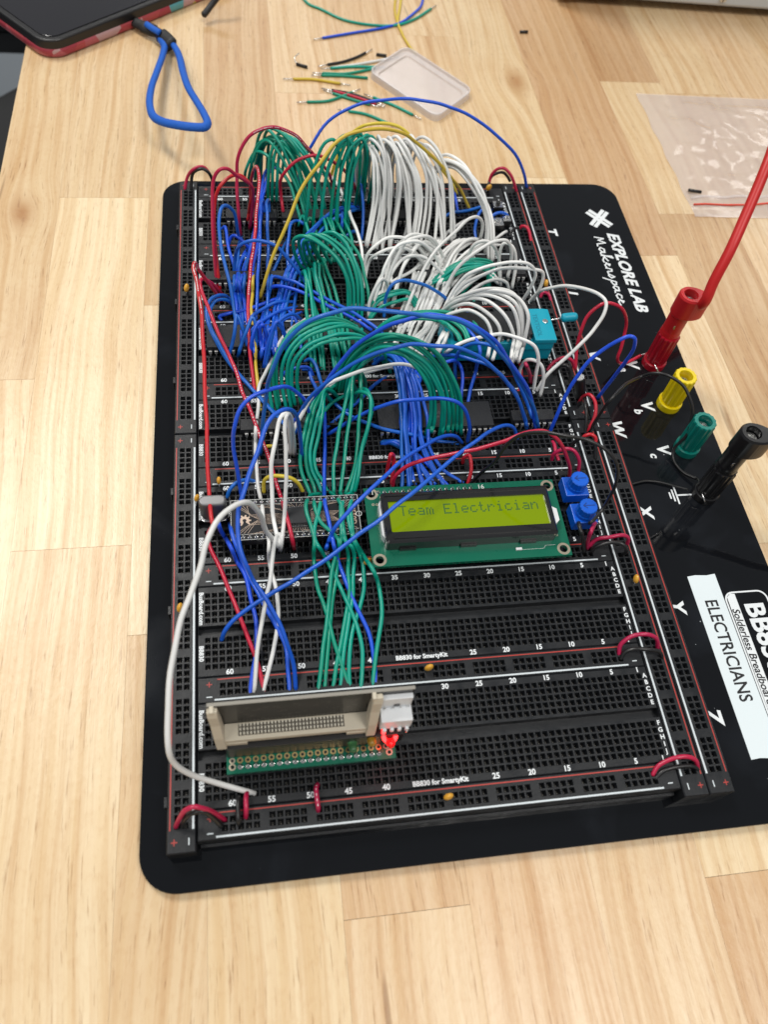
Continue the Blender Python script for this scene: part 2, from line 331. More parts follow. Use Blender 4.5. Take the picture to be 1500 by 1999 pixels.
# ------------------------------------------------------------------ the setting
f = MB(); f.box(-2500, -1500, -790, 2500, 3500, -760); fo = f.build('floor', 'floor'); tag(fo, kind='structure')
seams = [-105, -73, -27, 2, 45, 87, 130, 170, 213, 262, 305, 350, 395, 440, 490]
tb = MB().mat('seam'); tb.box(-104.2, -400, -45, 490, 900, -13.6)
core = len(tb.f)
planks = []
rr = random.Random(21)
special = {  # stave index: end joints (y) and tone / pinkness of each length
 0: ([-60, 205], [(.8,.1),(.95,.1),(.9,.1)]), 1: ([-90, 117, 330], [(.75,.2),(.85,.1),(1.,0),(.85,.1)]), 2: ([78, 250], [(.62,.3),(.9,0),(.85,.1)]),
 3: ([-120, 327], [(.7,.2),(.85,.1),(.45,.3)]), 4: ([-26, 430], [(.72,.6),(.55,.8),(.72,.3)]), 5: ([60, 470], [(.72,.9),(.7,.3),(.62,.4)]),
 6: ([100, 500], [(.7,.6),(.8,.2),(.8,.2)]), 7: ([-27, 350], [(.5,.9),(.9,.1),(.9,.0)]), 8: ([100, 283], [(.55,.7),(.8,.1),(.50,.9)]),
 9: ([100, 318, 452], [(.5,.2),(.25,.2),(.8,.0),(.35,.9)]), 10: ([210, 317, 440], [(.5,.3),(.85,.3),(.6,.2),(.8,.2)])}
for i in range(len(seams)-1):
    x0, x1 = seams[i], seams[i+1]
    js, tn = special.get(i, (sorted(rr.uniform(-300, 800) for _ in range(3)), None))
    ys = [-400]+list(js)+[900]
    for k in range(len(ys)-1):
        t, p = tn[k] if tn and k < len(tn) else (rr.uniform(.4, .95), rr.uniform(0, .8))
        if (ys[k]+min(ys[k+1], 600))/2 > 260: t *= .6  # far staves toned down: light falloff put into their colour
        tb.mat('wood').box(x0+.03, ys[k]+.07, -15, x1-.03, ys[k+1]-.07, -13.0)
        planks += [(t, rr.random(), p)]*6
to = tb.build('workbench', None, origin=(190, 200, -45)); tag(to, 'pale butcher block workbench top of glued wooden staves under everything', 'table')
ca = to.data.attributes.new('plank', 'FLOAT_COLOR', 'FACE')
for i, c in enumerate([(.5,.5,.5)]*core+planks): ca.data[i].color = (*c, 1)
# ------------------------------------------------------------------ base plate
bp_ = thing('base_plate', 'glossy black rounded base plate carrying the breadboards and binding posts', 'plate', (109, 164, -13))
MB().prism(rrect(-19.3, -12.8, 237.5, 340, 13, 10), -11.3, -9.5).build('plate', 'plate', bp_, bevel=.35)
for x, y in ((-8, 0), (226, 0), (-8, 328), (226, 328)): MB().lathe(x, y, [(6, -13), (6, -11.35)], 24).build('foot', 'rubber', bp_)
t = MB(); Z = -9.42
for k, ch in enumerate('TUVWXYZ'): t = MB(); put_text(t, ch, 190.3, 299-k*45.33, Z, 8.7, -90, .3, .22); t.build('row_letter', 'white_ink', bp_)
t = MB(); put_text(t, 'EXPLORE LAB', 225.6, 267.3, Z, 9.0, -90, .34, .25, sx=1.09); t.build('logo_name', 'white_ink', bp_)
# two-stroke cross emblem
t = MB(); cx, cy = 221.6, 309.5
for a in (50, -50):
    c_, s_ = math.cos(math.radians(a)), math.sin(math.radians(a))
    for o_ in (-1.35, 1.35): line(t, cx-8.2*c_-o_*s_, cy-8.2*s_+o_*c_, cx+8.2*c_-o_*s_, cy+8.2*s_+o_*c_, 2.2, Z+(.01 if a > 0 else 0)+(.004 if o_ > 0 else 0))
t.build('logo_emblem', 'white_ink', bp_)
# handwritten word: strokes in (u along the word, v up) mm
hand = [[(0,0),(.6,4),(1.2,1.2),(2.2,4.2),(2.6,.2),(3.4,0)], [(5.6,2.2),(4.6,2.4),(3.9,1.0),(4.6,.1),(5.5,1.0),(5.8,2.3),(5.7,.4),(6.4,.1)], [(6.6,.2),(7.9,5.0),(7.2,4.6),(6.9,0)], [(8.9,2.3),(7.3,1.2),(8.6,0),(9.4,.3)],
 [(9.5,1.0),(10.6,2.0),(10.1,2.5),(9.8,1.0),(10.4,.1),(11.3,.5)], [(11.4,0),(11.9,2.4),(12.6,2.2),(12.7,.2),(13.4,.2)], [(13.6,.2),(14.6,2.5),(15.0,.9),(14.2,0),(13.7,.4)], [(14.9,-3.0),(16.4,2.3),(17.3,2.0),(17.2,.6),(16.2,.1)],
 [(19.3,2.2),(18.3,2.4),(17.7,1.0),(18.3,.1),(19.2,1.0),(19.5,2.3),(19.4,.4),(20.1,.1)], [(22.0,2.1),(21.2,2.4),(20.5,1.1),(21.1,.1),(22.1,.4)], [(22.3,.9),(23.5,1.9),(23.0,2.5),(22.6,1.0),(23.2,.1),(24.4,.5)]]
t = MB()
for st in hand: stroke(t, [(214.6+v*1.25, 294-u*2.15) for u, v in st], .85, Z)
t.build('logo_script', 'white_ink', bp_)
t = MB()
for s_, y in (('a', 201), ('b', 175.0), ('c', 149.4)): put_text(t, 'V', 209.2, y+.4, Z, 8.2, -90, .3, .15); put_text(t, s_, 203.9, y-3.0, Z, 5.6, -90, .22, .15)
t.build('post_letters', 'white_ink', bp_)
t = MB()
line(t, 208.0, 124.6, 215.0, 124.6, .8, Z)
for dx, h in ((0, 4.6), (-1.5, 3.1), (-3.0, 1.7)): line(t, 207.8+dx, 124.6-h, 207.8+dx, 124.6+h, .75, Z)
t.build('ground_symbol', 'white_ink', bp_)
t = MB()                                    # printed name panel, partly under the tape
op = rrect(212.4, -4, 231.5, 76.6, 4); ip = rrect(213.1, -3.3, 230.8, 75.9, 3.4)
for k in range(len(op)):
    a, b, c_, d = op[k], op[(k+1)%len(op)], ip[(k+1)%len(op)], ip[k]; t.face([(a[0],a[1],Z),(b[0],b[1],Z),(c_[0],c_[1],Z),(d[0],d[1],Z)])
t.face([(213.0,-2,Z+.01),(217.4,-2,Z+.01),(217.4,75.6,Z+.01),(215.5,75.8,Z+.01),(213.6,74.2,Z+.01)])
put_text(t, 'BB830', 223.6, 71.2, Z, 11.6, -90, .36, 0, 'LEFT'); t.build('name_panel', 'white_ink', bp_)
t = MB(); put_text(t, 'Solderless Breadboards', 215.15, 69.0, Z+.04, 4.4, -90, .09, .15, 'LEFT'); t.build('panel_lettering', 'black_ink', bp_)
# label tape
tp = thing('label_tape', 'white tape label lettered ELECTRICIANS stuck along the plate', 'tape label', (205.8, 47, -9.4))
MB().prism([(199.4, 9.3), (203, 9.6), (207, 9.2), (212.0, 9.6), (211.9, 85.2), (208, 84.7), (203, 85.1), (199.4, 84.7)], -9.38, -9.24).build('tape', 'tape', tp)
t = MB(); put_text(t, 'ELECTRICIANS', 205.6, 52.2, -9.2, 7.6, -90, .13, 0, sx=.87); t.build('tape_lettering', 'black_ink', tp)
# ------------------------------------------------------------------ breadboards
def holes(mb, xs, ys, rot=False):
    """square funnel sockets, 2.54 pitch, cell faces around each"""
    h = 1.27; a = .97; b = .62
    for x in xs:
        for y in ys:
            P = lambda r, z: [(x-r, y-r, z), (x+r, y-r, z), (x+r, y+r, z), (x-r, y+r, z)]
            o, i, lo = P(h, 0), P(a, 0), P(b, -1.5)
            mb.mat('board'); n = len(mb.v); mb.v += o+i+lo+P(b, -2.6)
            q = []
            for k in range(4):
                k2 = (k+1) % 4
                q += [(n+k, n+k2, n+4+k2, n+4+k), (n+4+k, n+4+k2, n+8+k2, n+8+k)]
            mb.f += q; mb.m += [mb.mi]*len(q)
            mb.mat('pit'); q = [(n+8+k, n+8+(k+1)%4, n+12+(k+1)%4, n+12+k) for k in range(4)]+[(n+12, n+13, n+14, n+15)]
            mb.f += q; mb.m += [mb.mi]*len(q)
            j = random.uniform(-.12, .12); mb.mat('contact'); mb.face([(x-.17+j, y-.5, -1.45), (x+.17+j, y-.5, -1.45), (x+.17+j, y-.14, -1.7), (x-.17+j, y-.14, -1.7)]); mb.face([(x-.12, y+.2, -2.0), (x+.12, y+.2, -2.0), (x+.12, y+.4, -1.8), (x-.12, y+.4, -1.8)])
def rect(mb, x0, y0, x1, y1, z=0.0): mb.face([(x0,y0,z),(x1,y0,z),(x1,y1,z),(x0,y1,z)])
PER = 44.725; WT = 17.62
COLS = [165-3.75-(n-1)*2.54 for n in range(1, 64)]
def skirt(mb, x0, y0, x1, y1, c=.35):
    mb.mat('board')
    v = []
    for d, z in ((0, -9.5), (0, -c), (c, 0)): v += [(x0+d,y0+d,z),(x1-d,y0+d,z),(x1-d,y1-d,z),(x0+d,y1-d,z)]
    q = []
    for L in (0, 4):
        for k in range(4): q.append((L+k, L+(k+1)%4, L+4+(k+1)%4, L+4+k))
    mb.add(v, q)
def terminal_strip(yc, parent):
    mb = MB(); x0, x1 = 0.15, 164.85; y0, y1 = yc-WT, yc+WT; skirt(mb, x0, y0, x1, y1)
    up = [yc+3.81+2.54*k for k in range(5)]; dn = [yc-3.81-2.54*k for k in range(5)]
    holes(mb, COLS, up); holes(mb, COLS, dn); mb.mat('board')
    hx0, hx1 = COLS[-1]-1.27, COLS[0]+1.27; c = .35
    rect(mb, x0+c, yc+2.54+12.7, x1-c, y1-c); rect(mb, x0+c, y0+c, x1-c, yc-2.54-12.7)
    for s in (1, -1):
        a, b = sorted((yc+s*2.54, yc+s*15.24)); rect(mb, x0+c, a, hx0, b); rect(mb, hx1, a, x1-c, b)
    # centre channel
    for s in (1, -1):
        a, b = sorted((yc+s*1.75, yc+s*2.54)); rect(mb, x0+c, a, x1-c, b)
        mb.face([(x0,yc+s*1.75,0),(x1,yc+s*1.75,0),(x1,yc+s*1.6,-3),(x0,yc+s*1.6,-3)])
    rect(mb, x0, yc-1.6, x1, yc+1.6, -3)
    mb.build('terminal_strip', None, parent)
def rail_legend(lines_red, lines_white, parent):
    lines_red.build('red_legend', 'red_ink', parent); lines_white.build('white_legend', 'white_line', parent)
def rail(yc, parent, x0=0.15, x1=164.85):
    mb = MB(); hw = 4.6; skirt(mb, x0, yc-hw, x1, yc+hw); c = .35
    xs = [82.5-29*2.54+2.54*k for k in range(59)]; skip = {5+6*j for j in range(9)}
    hx0, hx1 = xs[0]-1.27, xs[-1]+1.27
    holes(mb, [x for k, x in enumerate(xs) if k not in skip], (yc-1.27, yc+1.27)); mb.mat('board')
    for k in skip: rect(mb, xs[k]-1.27, yc-2.54, xs[k]+1.27, yc+2.54)
    rect(mb, x0+c, yc+2.54, x1-c, yc+hw-c); rect(mb, x0+c, yc-hw+c, x1-c, yc-2.54); rect(mb, x0+c, yc-2.54, hx0, yc+2.54); rect(mb, hx1, yc-2.54, x1-c, yc+2.54)
    mb.build('power_rail', None, parent)
    r, w = MB(), MB(); line(r, 7, yc+3.6, 158, yc+3.6, .42, .07); line(w, 6, yc-3.7, 158.5, yc-3.7, .62, .07)
    line(r, 3.2, yc+1.9, 5.2, yc+1.9, .35, .07); line(r, 4.2, yc+.9, 4.2, yc+2.9, .35, .075); line(w, 3.2, yc-2.6, 5.2, yc-2.6, .4, .07)
    line(w, 160.4, yc-2.4, 162.2, yc-2.4, .4, .07)
    rail_legend(r, w, parent)
board_labels = ['frontmost black breadboard, under the beige ribbon cable socket', 'second black breadboard from the front, nearly bare on its right half',
 'black breadboard under the lit character display and black chip carrier', 'black breadboard with the two dark chips just behind the display',
 'black breadboard holding the turquoise lever socket', 'black breadboard below the tangled middle white wires, behind the turquoise socket', 'rearmost black breadboard at the far end under the tallest arches']
for b in range(7):
    yc = 27.5+PER*b
    th = thing('breadboard', board_labels[b], 'breadboard', (82.5, yc-5, -9.5), 'black breadboards stacked on the plate')
    terminal_strip(yc, th); rail(5.13+PER*b, th)
    if b == 6: rail(5.13+PER*7, th)
    w = MB(); ya, yj = yc+16.35, yc-16.35
    for n in list(range(5, 61, 5))+[1]:
        put_text(w, str(n), COLS[n-1], ya, .07, 2.65, 0, .085)
        if n not in (30, 35): put_text(w, str(n), COLS[n-1], yj, .07, 2.65, 0, .085)
    put_text(w, 'BB830 for SmartyKit', COLS[32]+.8, yj, .07, 2.3, 0, .085)
    for k, ch in enumerate('ABCDE'): put_text(w, ch, 163.4, yc+13.97-2.54*k, .07, 2.3, 0, .075)
    for k, ch in enumerate('FGHIJ'): put_text(w, ch, 163.4, yc-3.81-2.54*k, .07, 2.3, 0, .075)
    put_text(w, 'BusBoard.com', 1.45, yc+8.8, .07, 2.25, -90, .07); put_text(w, 'BB830', 1.45, yc-8.8, .07, 2.25, -90, .07)
    w.build('number_legend', 'white_ink', th)
def vrail(x0, x1, y0, y1, white_left, label):
    xc = (x0+x1)/2; yc = (y0+y1)/2; th = thing('power_rail_strip', label, 'breadboard rail', (xc, yc, -9.5), 'upright power rails beside the breadboards')
    mb = MB(); skirt(mb, x0, y0, x1, y1); c = .35
    ys = [yc-29*2.54+2.54*k for k in range(59)]; skip = {5+6*j for j in range(9)}
    holes(mb, (xc-1.27, xc+1.27), [y for k, y in enumerate(ys) if k not in skip]); mb.mat('board')
    for k in skip: rect(mb, xc-2.54, ys[k]-1.27, xc+2.54, ys[k]+1.27)
    a, b_ = ys[0]-1.27, ys[-1]+1.27
    rect(mb, x0+c, y0+c, xc-2.54, y1-c); rect(mb, xc+2.54, y0+c, x1-c, y1-c); rect(mb, xc-2.54, y0+c, xc+2.54, a); rect(mb, xc-2.54, b_, xc+2.54, y1-c)
    mb.build('power_rail', None, th)
    r, w = MB(), MB(); s = -1 if white_left else 1
    line(r, xc-s*3.6, y0+7, xc-s*3.6, y1-7, .42, .07); line(w, xc+s*3.7, y0+7, xc+s*3.7, y1-7, .7, .07)
    for yy in (y0+3.4, y1-3.4):
        line(r, xc-s*2.2-1, yy, xc-s*2.2+1, yy, .35, .07); line(r, xc-s*2.2, yy-1, xc-s*2.2, yy+1, .35, .075); line(w, xc+s*2.4, yy-1.1, xc+s*2.4, yy+1.1, .4, .07)
    rail_legend(r, w, th)
    return th
vs = []
for nm, (x0, x1, wl) in {'left': (-9.4, -.25, False), 'inner right': (165.15, 174.35, True), 'outer right': (174.65, 183.9, True)}.items():
    for y0, y1, fr in ((-2.4, 161.4, 'near'), (161.8, 326.4, 'far')):
        vs.append(vrail(x0, x1, y0, y1, wl, {'left': '%s length of the black power rail down the left edge', 'inner right': '%s length of the inner of two power rails on the right', 'outer right': '%s length of the outer power rail beside the row letters'}[nm] % fr))
for k, (vi, ys) in enumerate(((0, (12, 80, 132)), (1, (190, 238, 290)))):
    for y in ys: MB().box(-10.6, y, -6, -9.45, y+3.4, -.8).build('clip_tab', 'board', vs[vi], bevel=.15)
M['arrow_ink'] = mat('arrow_recess', (0.0, .035, .22), .5)
M['teal_dark'] = mat('teal_moulding', (0.0, .19, .28), .5)
M['card_dark'] = mat('card_solder_mask', (.009, .0095, .0095), .3, spec=.35)
M['card_edge'] = mat('card_bare_edge', (.27, .255, .22), .5)
M['card_print'] = mat('card_pads', (.13, .125, .115), .4)
M['beige_dark'] = mat('beige_slot_shade', (.10, .088, .07), .6)
M['beige_light'] = mat('beige_ribs', (.64, .60, .50), .45)
M['wire_ink'] = mat('wire_print_ink', (.72, .60, .60), .5)
M['seal_red'] = mat('seal_red', (.75, .06, .03), .4)
WORLD, PW, EXPO = .25, 17.0, 0.0
# ------------------------------------------------------------------ chips
def dip(name, label, x0, x1, yc, bw, n, z0=.9, h=3.3, notch=True, group=None, text=None):
    th = thing(name, label, 'chip', ((x0+x1)/2, yc, 0), group)
    b = MB(); t = .35
    v = [(x0+t,yc-bw/2+t,z0),(x1-t,yc-bw/2+t,z0),(x1-t,yc+bw/2-t,z0),(x0+t,yc+bw/2-t,z0),(x0,yc-bw/2,z0+h*.45),(x1,yc-bw/2,z0+h*.45),(x1,yc+bw/2,z0+h*.45),(x0,yc+bw/2,z0+h*.45),
         (x0+t,yc-bw/2+t,z0+h),(x1-t,yc-bw/2+t,z0+h),(x1-t,yc+bw/2-t,z0+h),(x0+t,yc+bw/2-t,z0+h)]
    b.add(v, [(3,2,1,0),(8,9,10,11)]+[(L+k,L+(k+1)%4,L+4+(k+1)%4,L+4+k) for L in (0,4) for k in range(4)]); b.build('chip_body', 'ic', th, bevel=.08)
    if text:
        t_ = MB()
        for k, s in enumerate(text): put_text(t_, s, (x0+x1)/2, yc+1.1-k*2.2, z0+h+.03, 1.7, 0, .02)
        t_.build('chip_marking', 'chip_print', th)
    m0 = None; xs = [(x0+x1)/2+(k-(n-1)/2)*2.54 for k in range(n)]
    for s in (-1, 1):
        p = MB(); e = yc+s*bw/2; o = e+s*.75; x = xs[0]; zc = z0+h*.45
        p.box(x-.7, min(e, o), zc-.12, x+.7, max(e, o), zc+.12); p.box(x-.65, min(o-s*.24, o), zc-1.4, x+.65, max(o-s*.24, o), zc-.12); p.box(x-.25, min(o-s*.24, o), -1.2, x+.25, max(o-s*.24, o), zc-1.4)
        pin = p.build('pin', 'pin_tin', th)
        for xx in xs[1:]:
            c = pin.copy(); C.objects.link(c); c.parent = th; c.location.x = (xx-xs[0])*S
    return th
M['copper_ink'] = mat('copper_ink', (.50, .36, .28), .4)
M['can_steel'] = mat('can_steel', (.22, .22, .225), .42, .8, bump=.05, bscale=200)
M['smudge'] = mat('skin_oil', (.030, .036, .040), .5)
M['led_red_body'] = mat('led_red_body', (.35, .01, .015), .15, trans=.5)
M['chip_print'] = mat('chip_print', (.09, .092, .095), .5)
dip('wide_chip', 'wide forty pin dark chip under the green and blue wires behind the display', 76.3, 127.6, 163.7, 14.0, 20, text=['65C22', '1409'])
dip('chip', 'short dark chip right of the wide chip behind the display', 136, 155.8, 161.9, 6.4, 7, text=['74HC08'])
dip('chip', 'dark chip left of the tall green loops, behind the crystal can', 17.8, 46, 162.2, 6.4, 10)
dip('wide_chip', 'wide dark chip at the left rail under the two long red wires', 4.2, 38, 212.5, 14.0, 13)
dip('wide_chip', 'wide dark chip buried under the middle green stems', 48, 90, 212.5, 14.0, 16)
dip('chip', 'dark chip at the left end under the blue loops of the fifth row', 4, 30, 251.4, 6.4, 10)
dip('chip', 'dark chip buried under the blue tangle right of the red loops', 34, 60, 251.4, 6.4, 10)
dip('chip', 'dark chip at the right end behind the turquoise socket', 142, 162.5, 253.4, 6.4, 8)
dip('chip', 'dark chip buried under the middle white wires', 88, 126, 251.4, 6.4, 14)
dip('chip', 'dark chip at the left end of the rearmost row', 14, 40, 296, 7.4, 10)
dip('chip', 'dark chip behind the yellow wire in the rearmost row', 42, 68, 296, 7.4, 10)
dip('chip', 'dark chip buried under the tall white arches', 84, 118, 296, 7.4, 13)
# ------------------------------------------------------------------ character display
lc = thing('character_display', 'lit yellow green character display on a green circuit board reading Team Electrician', 'display', (105.5, 107.5, 3))
LX0, LX1, LY0, LY1 = 65.9, 144.9, 89.6, 125.0
def pcb(x0, y0, x1, y1, z0, z1, holes_, m, parent, name='circuit_board'):
    """board outline with real mounting holes, by a boolean-free ring fill"""
    bm = MB().mat(m)
    # split into a grid whose cells hold one hole each
    xs = sorted({x0, x1}|{v for h in holes_ for v in (h[0]-h[2]*1.6, h[0]+h[2]*1.6)}); ys = sorted({y0, y1}|{v for h in holes_ for v in (h[1]-h[2]*1.6, h[1]+h[2]*1.6)})
    for i in range(len(xs)-1):
        for j in range(len(ys)-1):
            hx = [h for h in holes_ if abs(h[0]-(xs[i]+xs[i+1])/2) < .01 and abs(h[1]-(ys[j]+ys[j+1])/2) < .01]
            if hx:
                x, y, r = hx[0]; n = 24; R = r*1.6
                for k in range(n):
                    def sq(a):
                        c, s = math.cos(a), math.sin(a); q = max(abs(c), abs(s)); return (x+R*c/q, y+R*s/q)
                    a, b = 2*math.pi*(k+.5)/n-math.pi/n, 2*math.pi*(k+1.5)/n-math.pi/n
                    A, B = sq(a), sq(b); D, E_ = (x+r*math.cos(a), y+r*math.sin(a)), (x+r*math.cos(b), y+r*math.sin(b))
                    bm.face([(*A, z1), (*B, z1), (*E_, z1), (*D, z1)]); bm.face([(*D, z1), (*E_, z1), (*E_, z0), (*D, z0)]); bm.face([(*A, z0), (*D, z0), (*E_, z0), (*B, z0)])
            else:
                rect(bm, xs[i], ys[j], xs[i+1], ys[j+1], z1); bm.face([(xs[i],ys[j],z0),(xs[i],ys[j+1],z0),(xs[i+1],ys[j+1],z0),(xs[i+1],ys[j],z0)])
    for a, b in (((x0,y0),(x1,y0)),((x1,y0),(x1,y1)),((x1,y1),(x0,y1)),((x0,y1),(x0,y0))): bm.face([(*a,z0),(*b,z0),(*b,z1),(*a,z1)])
    return bm.build(name, None, parent)
HO = [(LX0+2.9, LY0+2.9, 1.6), (LX1-2.9, LY0+2.9, 1.6), (LX0+2.9, LY1-2.9, 1.6), (LX1-2.9, LY1-2.9, 1.6)]
lp = pcb(LX0, LY0, LX1, LY1, 6.4, 8.0, HO, 'pcb_green', lc)
for x, y, r in HO:
    q = MB(); ring(q, x, y, 1.62, 2.65, 8.04); q.build('mounting_ring', 'pad', lp)
bz = MB().mat('bezel'); X0, X1, Y0, Y1 = 71.4, 139.4, 96.4, 119.0; wx0, wx1, wy0, wy1 = 73.9, 137.3, 101.0, 114.9; ZT = 13.8
O = rrect(X0, Y0, X1, Y1, 1.2, 3); I = rrect(wx0, wy0, wx1, wy1, .6, 3); O2 = rrect(X0+.7, Y0+.7, X1-.7, Y1-.7, 1, 3)
for k in range(len(O)):
    k2 = (k+1) % len(O); a, b, c_, d, e, g = O[k], O[k2], O2[k], O2[k2], I[k], I[k2]
    bz.face([(*a,8.05),(*b,8.05),(*b,ZT-.6),(*a,ZT-.6)]); bz.face([(*a,ZT-.6),(*b,ZT-.6),(*d,ZT),(*c_,ZT)]); bz.face([(*c_,ZT),(*d,ZT),(*g,ZT),(*e,ZT)]); bz.face([(*e,ZT),(*g,ZT),(*g,ZT-.7),(*e,ZT-.7)])
bz.box(X0+3, Y0+1.6, ZT, X1-3, Y0+2.5, ZT+.35); bz.box(X0+1.5, Y1-2.0, ZT, X1-1.5, Y1-1.3, ZT+.35)
for x in (80, 104, 128): bz.box(x-3.2, Y0-.7, 7.7, x+3.2, Y0-.05, 9.6)
bz.build('bezel', None, lc)
sc = MB(); rect(sc, wx0-.3, wy0-.3, wx1+.3, wy1+.3, ZT-.75); sc.build('screen', 'lcd', lc)
F57 = {'T': '1f04040404 0404', 'e': '00000e111f100e', 'a': '00000e010f110f', 'm': '00001a15151515', 'E': '1f10101e10101f', 'l': '0c04040404040e', 'c': '00000e1010110e', 't': '08081c0808090 6', 'r': '00001619101010', 'i': '04000c0404040e', 'n': '00001619111111'}
sg = MB(); px_, py_ = .59, .66
for k, ch in enumerate('Team Electrician'):
    if ch == ' ': continue
    h_ = F57[ch].replace(' ', '')
    for r_ in range(7):
        v = int(h_[2*r_:2*r_+2], 16)
        for c_ in range(5):
            if v >> (4-c_) & 1:
                x = 78.1+k*3.53+c_*px_; y = 112.9-r_*py_; sg.face([(x,y-py_+.08,ZT-.72),(x+px_-.08,y-py_+.08,ZT-.72),(x+px_-.08,y,ZT-.72),(x,y,ZT-.72)])
sg.build('screen_lettering', 'lcd_dark', lc)
hp = MB(); hp.box(70.2, 121.6, 4.4, 111.0, 124.1, 6.4); hp.build('pin_header', 'hdr', lc)
for k in range(16):
    x = 71.6+2.54*k; q = MB(); q.lathe(x, 122.9, [(.85, 8.03), (.6, 8.25), (.35, 8.6), (.2, 9.3)], 10); q.box(x-.3, 122.6, -1, x+.3, 123.2, 6.3); q.build('header_pin', 'tin', lc)
t = MB(); put_text(t, '1', 69.3, 122.6, 8.06, 2.6, 0, .03); put_text(t, '16', 114.0, 123.0, 8.06, 2.9, 0, .03); stroke(t, [(125, 93.2), (134, 93.2), (135, 94.5), (139, 94.5)], .12, 8.05); t.build('board_print', 'silk', lc)
q = MB(); q.prism([(139.5, 101.5), (141.9, 103.6), (141.9, 108.8), (139.5, 110.4)], 8.1, 11.6); q.build('backlight_edge', 'white_plastic', lc)
q = MB(); q.prism([(71.3, 99.5), (70.5, 101), (70.5, 115), (71.3, 116.5)], 8.1, 12); q.build('backlight_edge', 'white_plastic', lc)
for x, y in ((69.0, 117.2), (70.5, 117.1), (140.6, 98.8)):
    q = MB(); ring(q, x, y, .25, .6, 8.05, 12); q.build('via', 'pad', lc)
MB().box(122.6, 92.9, 8.02, 125, 93.9, 8.7).build('chip_resistor', 'white_plastic', lc)
# ------------------------------------------------------------------ processor carrier board
cb = thing('carrier_board', 'black chip carrier board with copper fan-out traces left of the display', 'circuit board', (38.2, 113, 3))
BX0, BX1, BY0, BY1 = 13.2, 63.3, 104.3, 122.6
cp = MB().box(BX0, BY0, 6.6, BX1, BY1, 8.0).build('circuit_board', 'pcb_black', cb, bevel=.1)
t = MB(); u = 8.04
for a, b in (((BX0+.3,BY0+.3),(BX1-.3,BY0+.3)),((BX1-.3,BY0+.3),(BX1-.3,BY1-.3)),((BX1-.3,BY1-.3),(BX0+.3,BY1-.3)),((BX0+.3,BY1-.3),(BX0+.3,BY0+.3))): line(t, *a, *b, .16, u)
line(t, BX0+1, BY0+2.6, BX1-1, BY0+2.6, .12, u); line(t, BX0+1, BY1-2.6, BX1-1, BY1-2.6, .12, u); ring(t, BX1-.4, 113.5, 1.0, 1.2, u)
t.build('silkscreen_lines', 'silk', cb)
t = MB(); q = random.Random(3)
CXc, CYc = 38.8, 113.2
for k in range(8):                      # bus lines left and right of the chip, then fanning to the pin rows
    y = CYc-2.1+k*.6
    stroke(t, [(33.6, y), (24-abs(k-3.5)*1.0, y), (18.2+(k % 4)*1.5-3, BY1-3 if k > 3 else BY0+3)], .13, u+.01)
    stroke(t, [(44.2, y), (52.5+abs(k-3.5)*.8, y), (58.5-(k % 4)*1.4+3, BY1-3 if k > 3 else BY0+3)], .16, u+.01)
for k in range(9):
    x = CXc-3.6+k*.9
    for s in (1, -1): stroke(t, [(x, CYc+s*4.6), (x, CYc+s*(5.0+.18*abs(k-4))), (CXc-9+k*2.25, CYc+s*6.6)], .1, u+.01)
for k in range(5):
    for s in (1, -1):
        stroke(t, [(34-k*.3, CYc+s*(2.8+.35*k)), (27.5-k*2.0, CYc+s*6.4)], .09, u+.012); stroke(t, [(44+k*.3, CYc+s*(2.8+.35*k)), (50+k*1.8, CYc+s*6.4)], .09, u+.012)
t.build('copper_traces', 'copper', cb)
t = MB()                                # open-hardware gear
gx, gy = 18.6, 113.0; pts = []
for k in range(8):
    a0 = math.radians(-90+22.5+28+k*39.3)
    for da, r_ in ((-9, 1.85), (-7, 2.55), (7, 2.55), (9, 1.85)): pts.append((gx+r_*math.cos(a0+math.radians(da)), gy+r_*math.sin(a0+math.radians(da))))
pts = [(gx-.35, gy-.7), (gx-.75, gy-1.75)][:0]+pts
inner = [(gx+.75*math.cos(math.radians(-60+k*300/(len(pts)-1))), gy+.75*math.sin(math.radians(-60+k*300/(len(pts)-1)))) for k in range(len(pts))]
for k in range(len(pts)-1): t.face([(*inner[k], u+.01), (*pts[k], u+.01), (*pts[k+1], u+.01), (*inner[k+1], u+.01)])
t.build('gear_emblem', 'copper', cb)
t = MB(); put_text(t, 'C550D', 60.5, 113.2, u+.02, 3.0, -90, .06); t.build('board_lettering', 'copper_ink', cb)
ch = MB().box(CXc-3.9, CYc-3.4, 8.1, CXc+3.9, CYc+3.9, 9.6).build('chip', 'ic', cb, bevel=.12)
pm = None
for s, y in ((-1, CYc-3.4), (1, CYc+3.9)):
    for k in range(13):
        x = CXc-3.55+k*.59
        if pm is None or (k == 0): pm = MB().box(x-.13, min(y, y+s*.9), 8.08, x+.13, max(y, y+s*.9), 8.35).build('chip_lead', 'tin', ch)
        else:
            c = pm.copy(); C.objects.link(c); c.parent = ch; c.location.x = k*.59*S
for y in (BY0+1.3, BY1-1.3):
    MB().box(BX0+.2, y-1.2, 4.1, BX1-.2, y+1.2, 6.58).build('pin_header', 'hdr', cb)
    base = None
    for k in range(19):
        x = BX0+2.1+k*2.54
        if base is None:
            q = MB(); q.lathe(x, y, [(.8, 8.02), (.55, 8.3), (.32, 8.6), (.22, 9.2)], 10); q.box(x-.3, y-.3, -1, x+.3, y+.3, 4.1); base = q.build('header_pin', 'tin', cb)
        else:
            c = base.copy(); C.objects.link(c); c.parent = cb; c.location.x = k*2.54*S
